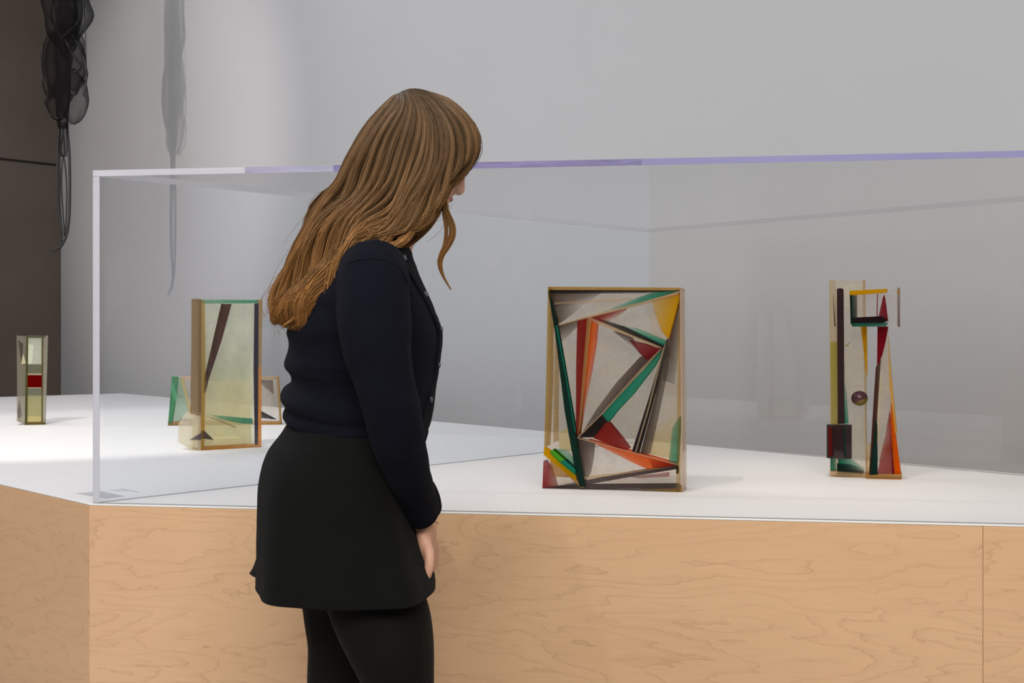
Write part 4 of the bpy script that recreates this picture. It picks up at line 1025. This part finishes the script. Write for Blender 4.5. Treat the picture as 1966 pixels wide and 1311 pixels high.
# knitted hem band
HB = [(824, 548, 820, .150), (838, 545, 816, .1525), (850, 547, 812, .151)]
def hb(p, th, t, n):
    q = p + Vector((n.x, n.y, 0)) * (.002 + .0008 * math.sin(th * 110)); q.z -= .036 * max(0, -math.sin(th)) * 0.55 + .016 * max(0, math.cos(th + 1.2)); return q
v, f = torso_loft(HB, 8, 440, cap=False, fold=hb, ex=2.2)
o = pchild((v, f), 'hem_band', M_card, par=card); m = o.modifiers.new('t', 'SOLIDIFY'); m.thickness = .003
# collar ring, placket strip, buttons
v, f = curve_tube([W(716 + 30 * math.cos(a) + 6 * math.cos(a), 458 + 8 * math.cos(a) * 1.6, .062 * math.sin(a)) for a in np.linspace(0, 2 * PI, 15)], [.006] * 15, 8)
pchild((v, f), 'neckband', M_card, par=card)
CR = interp_rows(CD, 200)
def card_surface(py, th, out=.0):
    r = CR[np.argmin(abs(CR[:, 0] - py))]; a = (r[2] - r[1]) / 2000; c = WX((r[1] + r[2]) / 2); ct, st = math.cos(th), math.sin(th); ex = 2.2
    x = (a + out) * math.copysign(abs(ct) ** (2 / ex), ct); y = (r[3] + out) * math.copysign(abs(st) ** (2 / ex), st)
    return Vector((c + x, YW + y, WZ(py)))
THF = lambda py: float(np.interp(py, [470, 540, 640, 720, 780, 840], [-.80, -.42, -.15, -.24, -.40, -.50]))
v = []; f = []; k = 0
pys = np.linspace(474, 838, 60)
for py in pys:
    for th in (THF(py) - .10, THF(py) - .03, THF(py) + .04, THF(py) + .11): v.append(card_surface(py, th, .0035))
for i in range(59):
    for j in range(3): f.append([i * 4 + j, i * 4 + j + 1, (i + 1) * 4 + j + 1, (i + 1) * 4 + j])
o = pchild((v, f), 'button_placket', M_card, par=card); m = o.modifiers.new('t', 'SOLIDIFY'); m.thickness = .003; m.offset = 1
for py in (500, 566, 632, 700, 764, 828):
    TH = THF(py); c = card_surface(py, TH, .0062); c2_ = card_surface(py, TH, 0.0); c3_ = card_surface(py + 10, TH, 0.0)
    up = (c2_ - c3_).normalized(); sd = (card_surface(py, TH + .05, 0) - card_surface(py, TH - .05, 0)).normalized(); nrm = sd.cross(up).normalized()
    v = []; f = []; nb = 16
    prof_b = [(0, .0012), (.0032, .0010), (.0042, .0018), (.0055, .0014), (.0058, 0), (.0058, -.001), (0, -.001)]
    for (r, h) in prof_b:
        for j in range(nb):
            a = 2 * PI * j / nb; v.append(c + sd * r * math.cos(a) + up * r * math.sin(a) + nrm * h * (1 if nrm.y < 0 or nrm.x > 0 else -1))
    for i in range(len(prof_b) - 1):
        for j in range(nb): f.append([i * nb + j, i * nb + (j + 1) % nb, (i + 1) * nb + (j + 1) % nb, (i + 1) * nb + j])
    pchild((v, f), 'button', M_button, par=card)
# shoulder seam
from mathutils.bvhtree import BVHTree
cbv = BVHTree.FromPolygons([x.co.copy() for x in card.data.vertices], [tuple(p.vertices) for p in card.data.polygons])
cam_p = Vector((0, 0, CAMZ)); sp = []
for (x, y) in ((664, 508), (680, 501), (700, 498), (720, 497), (740, 500), (758, 508), (772, 522), (782, 542), (788, 565), (790, 590)):
    h = cbv.ray_cast(cam_p, (W(x, y) - cam_p).normalized())
    if h[0] is not None: sp.append(h[0])
v, f = curve_tube(sp, [.0016] * len(sp), 6)
pchild((v, f), 'shoulder_seam', M_card, par=card)
# bracelet
bc = W(815, 1000, -.034); pts = [bc + Vector((.026 * math.cos(a), .031 * math.sin(a), -.006 * math.cos(a))) for a in np.linspace(0, 2 * PI, 25)]
v, f = curve_tube(pts, [.0008] * 25, 6); pchild((v, f), 'bracelet', M_gold)

# ------------------------------------------------------------------ hair
G = [
 [(788, 171), (748, 190), (708, 232), (672, 290), (648, 345), (606, 385), (580, 450), (548, 520), (525, 568), (528, 615)],
 [(792, 171), (768, 205), (735, 262), (708, 330), (678, 390), (640, 440), (608, 500), (576, 560), (552, 598), (545, 625)],
 [(796, 171), (790, 215), (772, 285), (750, 345), (718, 395), (680, 435), (645, 490), (608, 550), (582, 595), (566, 628)],
 [(799, 171), (815, 220), (812, 290), (792, 350), (762, 398), (722, 430), (678, 470), (635, 530), (608, 580), (590, 622)],
 [(801, 172), (832, 222), (838, 290), (822, 350), (796, 402), (757, 440), (705, 452), (660, 490), (636, 535), (610, 605)],
 [(803, 172), (850, 220), (868, 280), (858, 335), (840, 378), (815, 425), (775, 458), (740, 466), (705, 458), (672, 462)],
 [(804, 172), (860, 202), (893, 245), (898, 300), (872, 338), (852, 366), (838, 402), (808, 428), (775, 452), (738, 462)],
 [(805, 172), (868, 194), (912, 240), (923, 283), (904, 316), (879, 342), (861, 362), (849, 388), (826, 418), (788, 446)],
]
US = [0, .16, .32, .48, .64, .80, .91, 1.0]
NS = 24
GI = []
for g, rt in zip(G, ((762, 182), (771, 177), (779, 173.5), (787, 171.5), (796, 171), (807, 172), (819, 175), (832, 180))):
    g[0] = rt
    GI.append(interp_rows(g, NS))
GI = np.array(GI)   # guides x NS x 2
def guide(u):
    u = min(max(u, 0), 1)
    for k in range(len(US) - 1):
        if u <= US[k + 1]:
            t = (u - US[k]) / (US[k + 1] - US[k]); return GI[k] * (1 - t) + GI[k + 1] * t
    return GI[-1]
S = np.linspace(0, 1, NS)
WS = np.interp(S, [0, .06, .15, .3, .42, .55, .7, .85, 1], [.030, .066, .090, .098, .100, .115, .135, .140, .125])
def hair_points(u, side, depth, NL=18, jit=0.0, seed=0.0, wave=1.0):
    """side -1 near / +1 far; depth 1 = surface"""
    # locks: strands gather as they go down
    lock = (math.floor(u * NL) + .5) / NL
    g0 = guide(u); g1 = guide(lock); pull = np.clip((S - .1) / .9, 0, 1)[:, None] * .45
    g = g0 * (1 - pull) + g1 * pull
    uu = u
    rr = np.sqrt(np.maximum(0.0, 1 - abs(2 * uu - 1) ** np.interp(S, [0, .3, .6], [6.0, 4.0, 2.6])))
    ridge = math.cos((u * NL - math.floor(u * NL) - .5) * 2 * PI)    # 1 at lock centre
    y = side * (WS * rr * depth + .010 * ridge * np.clip((S - .12) * 3, 0, 1) * depth)
    # waves across the flow
    d = np.gradient(g, axis=0); ln = np.linalg.norm(d, axis=1)[:, None] + 1e-6; nrm = np.stack([-d[:, 1], d[:, 0]], 1) / ln
    li = math.floor(u * NL) + (100 if side > 0 else 0)
    ph = 1.7 * math.sin(li * 12.9898) * 2 + seed * .35
    amp = np.interp(S, [0, .25, .5, .8, 1], [0, 1.6, 7.5, 11, 12]) * wave
    if u > .9 or u < .06: amp = amp * .55
    wv = np.sin(S * 2 * PI * 3.1 + ph + u * 5)
    g = g + nrm * (amp * wv)[:, None]
    y = y + side * .006 * np.sin(S * 2 * PI * 3.1 + ph + 1.2) * np.clip((S - .2) * 2, 0, 1)
    if jit:
        g = g + np.random.normal(0, 1, 2) * jit * np.interp(S, [0, .2, 1], [.3, .8, 2.0])[:, None]
        y = y + np.random.normal(0, .0016)
    Y = YW + y
    return np.stack([(g[:, 0] - CX) * Y / F, Y, CAMZ - (g[:, 1] - HY) * Y / F], 1)

def hair_mat():
    m, nt, out = newmat('brown_hair')
    at = N(nt, 'ShaderNodeAttribute'); at.attribute_name = 'Col'
    b = N(nt, 'ShaderNodeBsdfPrincipled'); b.inputs['Roughness'].default_value = .48; b.inputs['Specular IOR Level'].default_value = .3
    b.inputs['Specular Tint'].default_value = (1.0, 0.80, 0.55, 1)
    L(nt, at.outputs['Color'], b.inputs['Base Color']); L(nt, b.outputs[0], out.inputs[0]); return m
M_hair = hair_mat()
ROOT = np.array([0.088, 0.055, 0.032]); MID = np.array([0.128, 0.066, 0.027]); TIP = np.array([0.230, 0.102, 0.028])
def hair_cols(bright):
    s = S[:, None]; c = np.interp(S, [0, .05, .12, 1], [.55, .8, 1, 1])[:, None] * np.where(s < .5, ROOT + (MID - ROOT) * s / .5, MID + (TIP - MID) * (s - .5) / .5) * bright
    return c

# inner volume of the hair (keeps it opaque)
vv = []; ff = []; vc = []; NU = 60
order = [(u, -1) for u in np.linspace(0, 1, NU)] + [(u, 1) for u in np.linspace(1, 0, NU)][1:-1]
for (u, sd) in order:
    uu = .035 + .93 * u
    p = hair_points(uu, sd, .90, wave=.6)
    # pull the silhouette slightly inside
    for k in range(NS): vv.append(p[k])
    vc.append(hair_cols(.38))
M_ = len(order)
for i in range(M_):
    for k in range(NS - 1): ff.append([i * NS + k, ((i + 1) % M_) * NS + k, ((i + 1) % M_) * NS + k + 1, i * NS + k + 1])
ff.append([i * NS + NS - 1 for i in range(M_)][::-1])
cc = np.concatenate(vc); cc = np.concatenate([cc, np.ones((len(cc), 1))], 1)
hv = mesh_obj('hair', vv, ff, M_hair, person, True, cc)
hv['label'] = 'long wavy light brown hair, lighter towards the ends'

v, f = ball(Vector((-.020, 0, .018)), .084, .0775, .0985, None, 32, 20)
mesh_obj('scalp_hair', [HC + HR @ p for p in v], f, M_hair, person, True, [(*(MID * .6), 1)] * len(v))
def strands(curves, radii, cols, name, parent=person):
    """triangular tubes for many curves; numpy"""
    Cn = np.array(curves); n, m, _ = Cn.shape
    T = np.gradient(Cn, axis=1); T /= (np.linalg.norm(T, axis=2, keepdims=True) + 1e-9)
    ref = np.array([0.0, 1.0, 0.0]); A = np.cross(T, ref); A /= (np.linalg.norm(A, axis=2, keepdims=True) + 1e-9); B = np.cross(T, A)
    R = np.array(radii)[:, :, None]
    ring = [Cn + (A * math.cos(q) + B * math.sin(q)) * R for q in (0.5, 0.5 + 2 * PI / 3, 0.5 + 4 * PI / 3)]
    V = np.stack(ring, 2).reshape(-1, 3)
    base = (np.arange(n) * m * 3)[:, None, None] + (np.arange(m - 1) * 3)[None, :, None]
    j = np.arange(3)[None, None, :]; j2 = (np.arange(3) + 1) % 3
    q = np.stack([base + j, base + j2[None, None, :], base + 3 + j2[None, None, :], base + 3 + j], -1).reshape(-1, 4)
    me = bpy.data.meshes.new(name); me.vertices.add(len(V)); me.vertices.foreach_set('co', V.ravel().astype(np.float32))
    me.loops.add(q.size); me.loops.foreach_set('vertex_index', q.ravel().astype(np.int32))
    me.polygons.add(len(q)); me.polygons.foreach_set('loop_start', (np.arange(len(q)) * 4).astype(np.int32))
    me.polygons.foreach_set('loop_total', np.full(len(q), 4, np.int32))
    me.update(calc_edges=True); me.validate()
    me.polygons.foreach_set('use_smooth', [True] * len(me.polygons))
    Cc = np.repeat(np.array(cols)[:, :, None, :], 3, 2).reshape(-1, 3); Cc = np.concatenate([Cc, np.ones((len(Cc), 1))], 1)
    a = me.color_attributes.new('Col', 'FLOAT_COLOR', 'POINT'); a.data.foreach_set('color', Cc.ravel().astype(np.float32))
    me.materials.append(M_hair)
    o = bpy.data.objects.new(name, me); COL.objects.link(o); o.parent = parent; o.matrix_parent_inverse = Matrix.Translation(person.location).inverted()
    return o
crv = []; rad = []; cl = []
# short hair across the parting
for i in range(500):
    x0 = random.uniform(762, 834); t_ = np.linspace(-1, 1, NS); w_ = random.uniform(.022, .05); xm = np.interp(x0, [762, 771, 779, 787, 796, 807, 819, 834], [182, 177, 173.5, 171.5, 171, 172, 175, 181])
    Y = YW + t_ * w_ + random.uniform(-.01, .01); px_ = x0 + random.gauss(0, 2) + t_ ** 2 * (x0 - 796) * .25; py_ = xm + 1.5 + random.uniform(0, 5) + (t_ ** 2) * 260 * w_
    crv.append(np.stack([(px_ - CX) * Y / F, Y, CAMZ - (py_ - HY) * Y / F], 1)); rad.append(np.full(NS, .0007)); cl.append(np.repeat((MID * random.uniform(.45, .85))[None, :], NS, 0))
NSTR = 12000
lockb = {}
for i in range(NSTR):
    side = -1 if random.random() < .72 else 1
    u = random.random()
    if random.random() < .12: u = random.choice((random.uniform(0, .04), random.uniform(.96, 1)))
    dep = 1.0 - abs(random.gauss(0, .035)) + .01
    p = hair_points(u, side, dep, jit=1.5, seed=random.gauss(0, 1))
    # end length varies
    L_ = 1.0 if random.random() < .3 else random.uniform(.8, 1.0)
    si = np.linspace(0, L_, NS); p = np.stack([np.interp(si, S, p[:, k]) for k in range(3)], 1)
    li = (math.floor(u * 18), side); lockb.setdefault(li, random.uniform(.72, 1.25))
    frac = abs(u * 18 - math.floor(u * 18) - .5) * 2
    br = lockb[li] * random.uniform(.62, 1.38) * (1.22 - .68 * frac ** 1.6)  # lock edges darkened in colour as shade between locks
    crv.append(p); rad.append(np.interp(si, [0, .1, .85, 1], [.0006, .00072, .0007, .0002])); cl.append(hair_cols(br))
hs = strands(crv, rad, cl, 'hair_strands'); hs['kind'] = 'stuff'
# loose locks
def lock(pts, n, spread, r0=.0008, dy=-.07, bright=1.0, name='loose_lock', jit=1.0):
    g = interp_rows([(x, y, dy) for x, y in pts], NS); cs_ = []; rd = []; cl_ = []
    for i in range(n):
        a = random.uniform(0, 2 * PI); rr = math.sqrt(random.random()); ph = random.uniform(0, 2 * PI)
        wdt = np.interp(S, [0, .15, .5, .8, 1], spread)
        x = g[:, 0] + wdt * rr * math.cos(a) + .6 * jit * np.sin(S * 7 + ph); y = g[:, 1] + wdt * rr * math.sin(a) * .3
        Y = YW + g[:, 2] + wdt * rr * math.sin(a) / 1000
        cs_.append(np.stack([(x - CX) * Y / F, Y, CAMZ - (y - HY) * Y / F], 1)); rd.append(np.interp(S, [0, .12, .8, 1], [r0 * .2, r0, r0 * .8, r0 * .25]))
        cl_.append((MID + (TIP - MID) * (.15 + .85 * S[:, None])) * bright * random.uniform(.6, 1.25))
    o = strands(cs_, rd, cl_, name); o['kind'] = 'stuff'; return o
lock([(850, 335), (851, 370), (855, 402), (866, 428), (868, 450), (860, 472), (848, 492), (845, 508), (851, 530), (866, 556)], 110, [7, 6, 7, 4, .6])
lock([(853, 350), (852, 380), (853, 410), (857, 440), (854, 470), (846, 488), (845, 500), (848, 520), (855, 538), (862, 550)], 40, [3, 3, 3, 2, .6])
lock([(845, 350), (843, 385), (836, 412), (824, 434), (806, 453), (788, 468), (772, 476), (758, 476), (745, 470)], 120, [9, 8, 7, 6, 3], dy=-.075)
lock([(840, 350), (838, 385), (826, 415), (800, 440), (775, 452), (750, 462), (735, 468)], 120, [12, 10, 9, 7, 4], dy=-.08)
# curls at the ends behind the shoulder
lock([(640, 480), (628, 520), (612, 560), (600, 590), (590, 612), (575, 625), (562, 626)], 120, [8, 9, 8, 6, 2], dy=-.13, bright=1.1)
lock([(600, 520), (590, 560), (580, 590), (566, 612), (552, 622), (545, 628)], 120, [9, 9, 8, 6, 2], dy=-.12, bright=1.1)
lock([(560, 500), (540, 530), (525, 560), (522, 590), (530, 612), (545, 622)], 100, [7, 7, 6, 5, 2], dy=-.05, bright=1.05)
# flyaway hairs
fl = []; fr_ = []; fc = []
for i in range(90):
    u = random.choice((random.uniform(-.0, .03), random.uniform(.97, 1), random.random())); p = hair_points(u, random.choice((-1, 1)), 1.03, jit=4, seed=random.gauss(0, 2), wave=1.6)
    a = random.uniform(.3, .9); si = np.linspace(a, min(1, a + .4), NS); q = np.stack([np.interp(si, S, p[:, k]) for k in range(3)], 1)
    q += np.outer(np.linspace(0, 1, NS) ** 2, np.random.normal(0, .012, 3)); fl.append(q); fr_.append(np.full(NS, .0003)); fc.append(hair_cols(1.1))
o = strands(fl, fr_, fc, 'flyaway_hair'); o['kind'] = 'stuff'
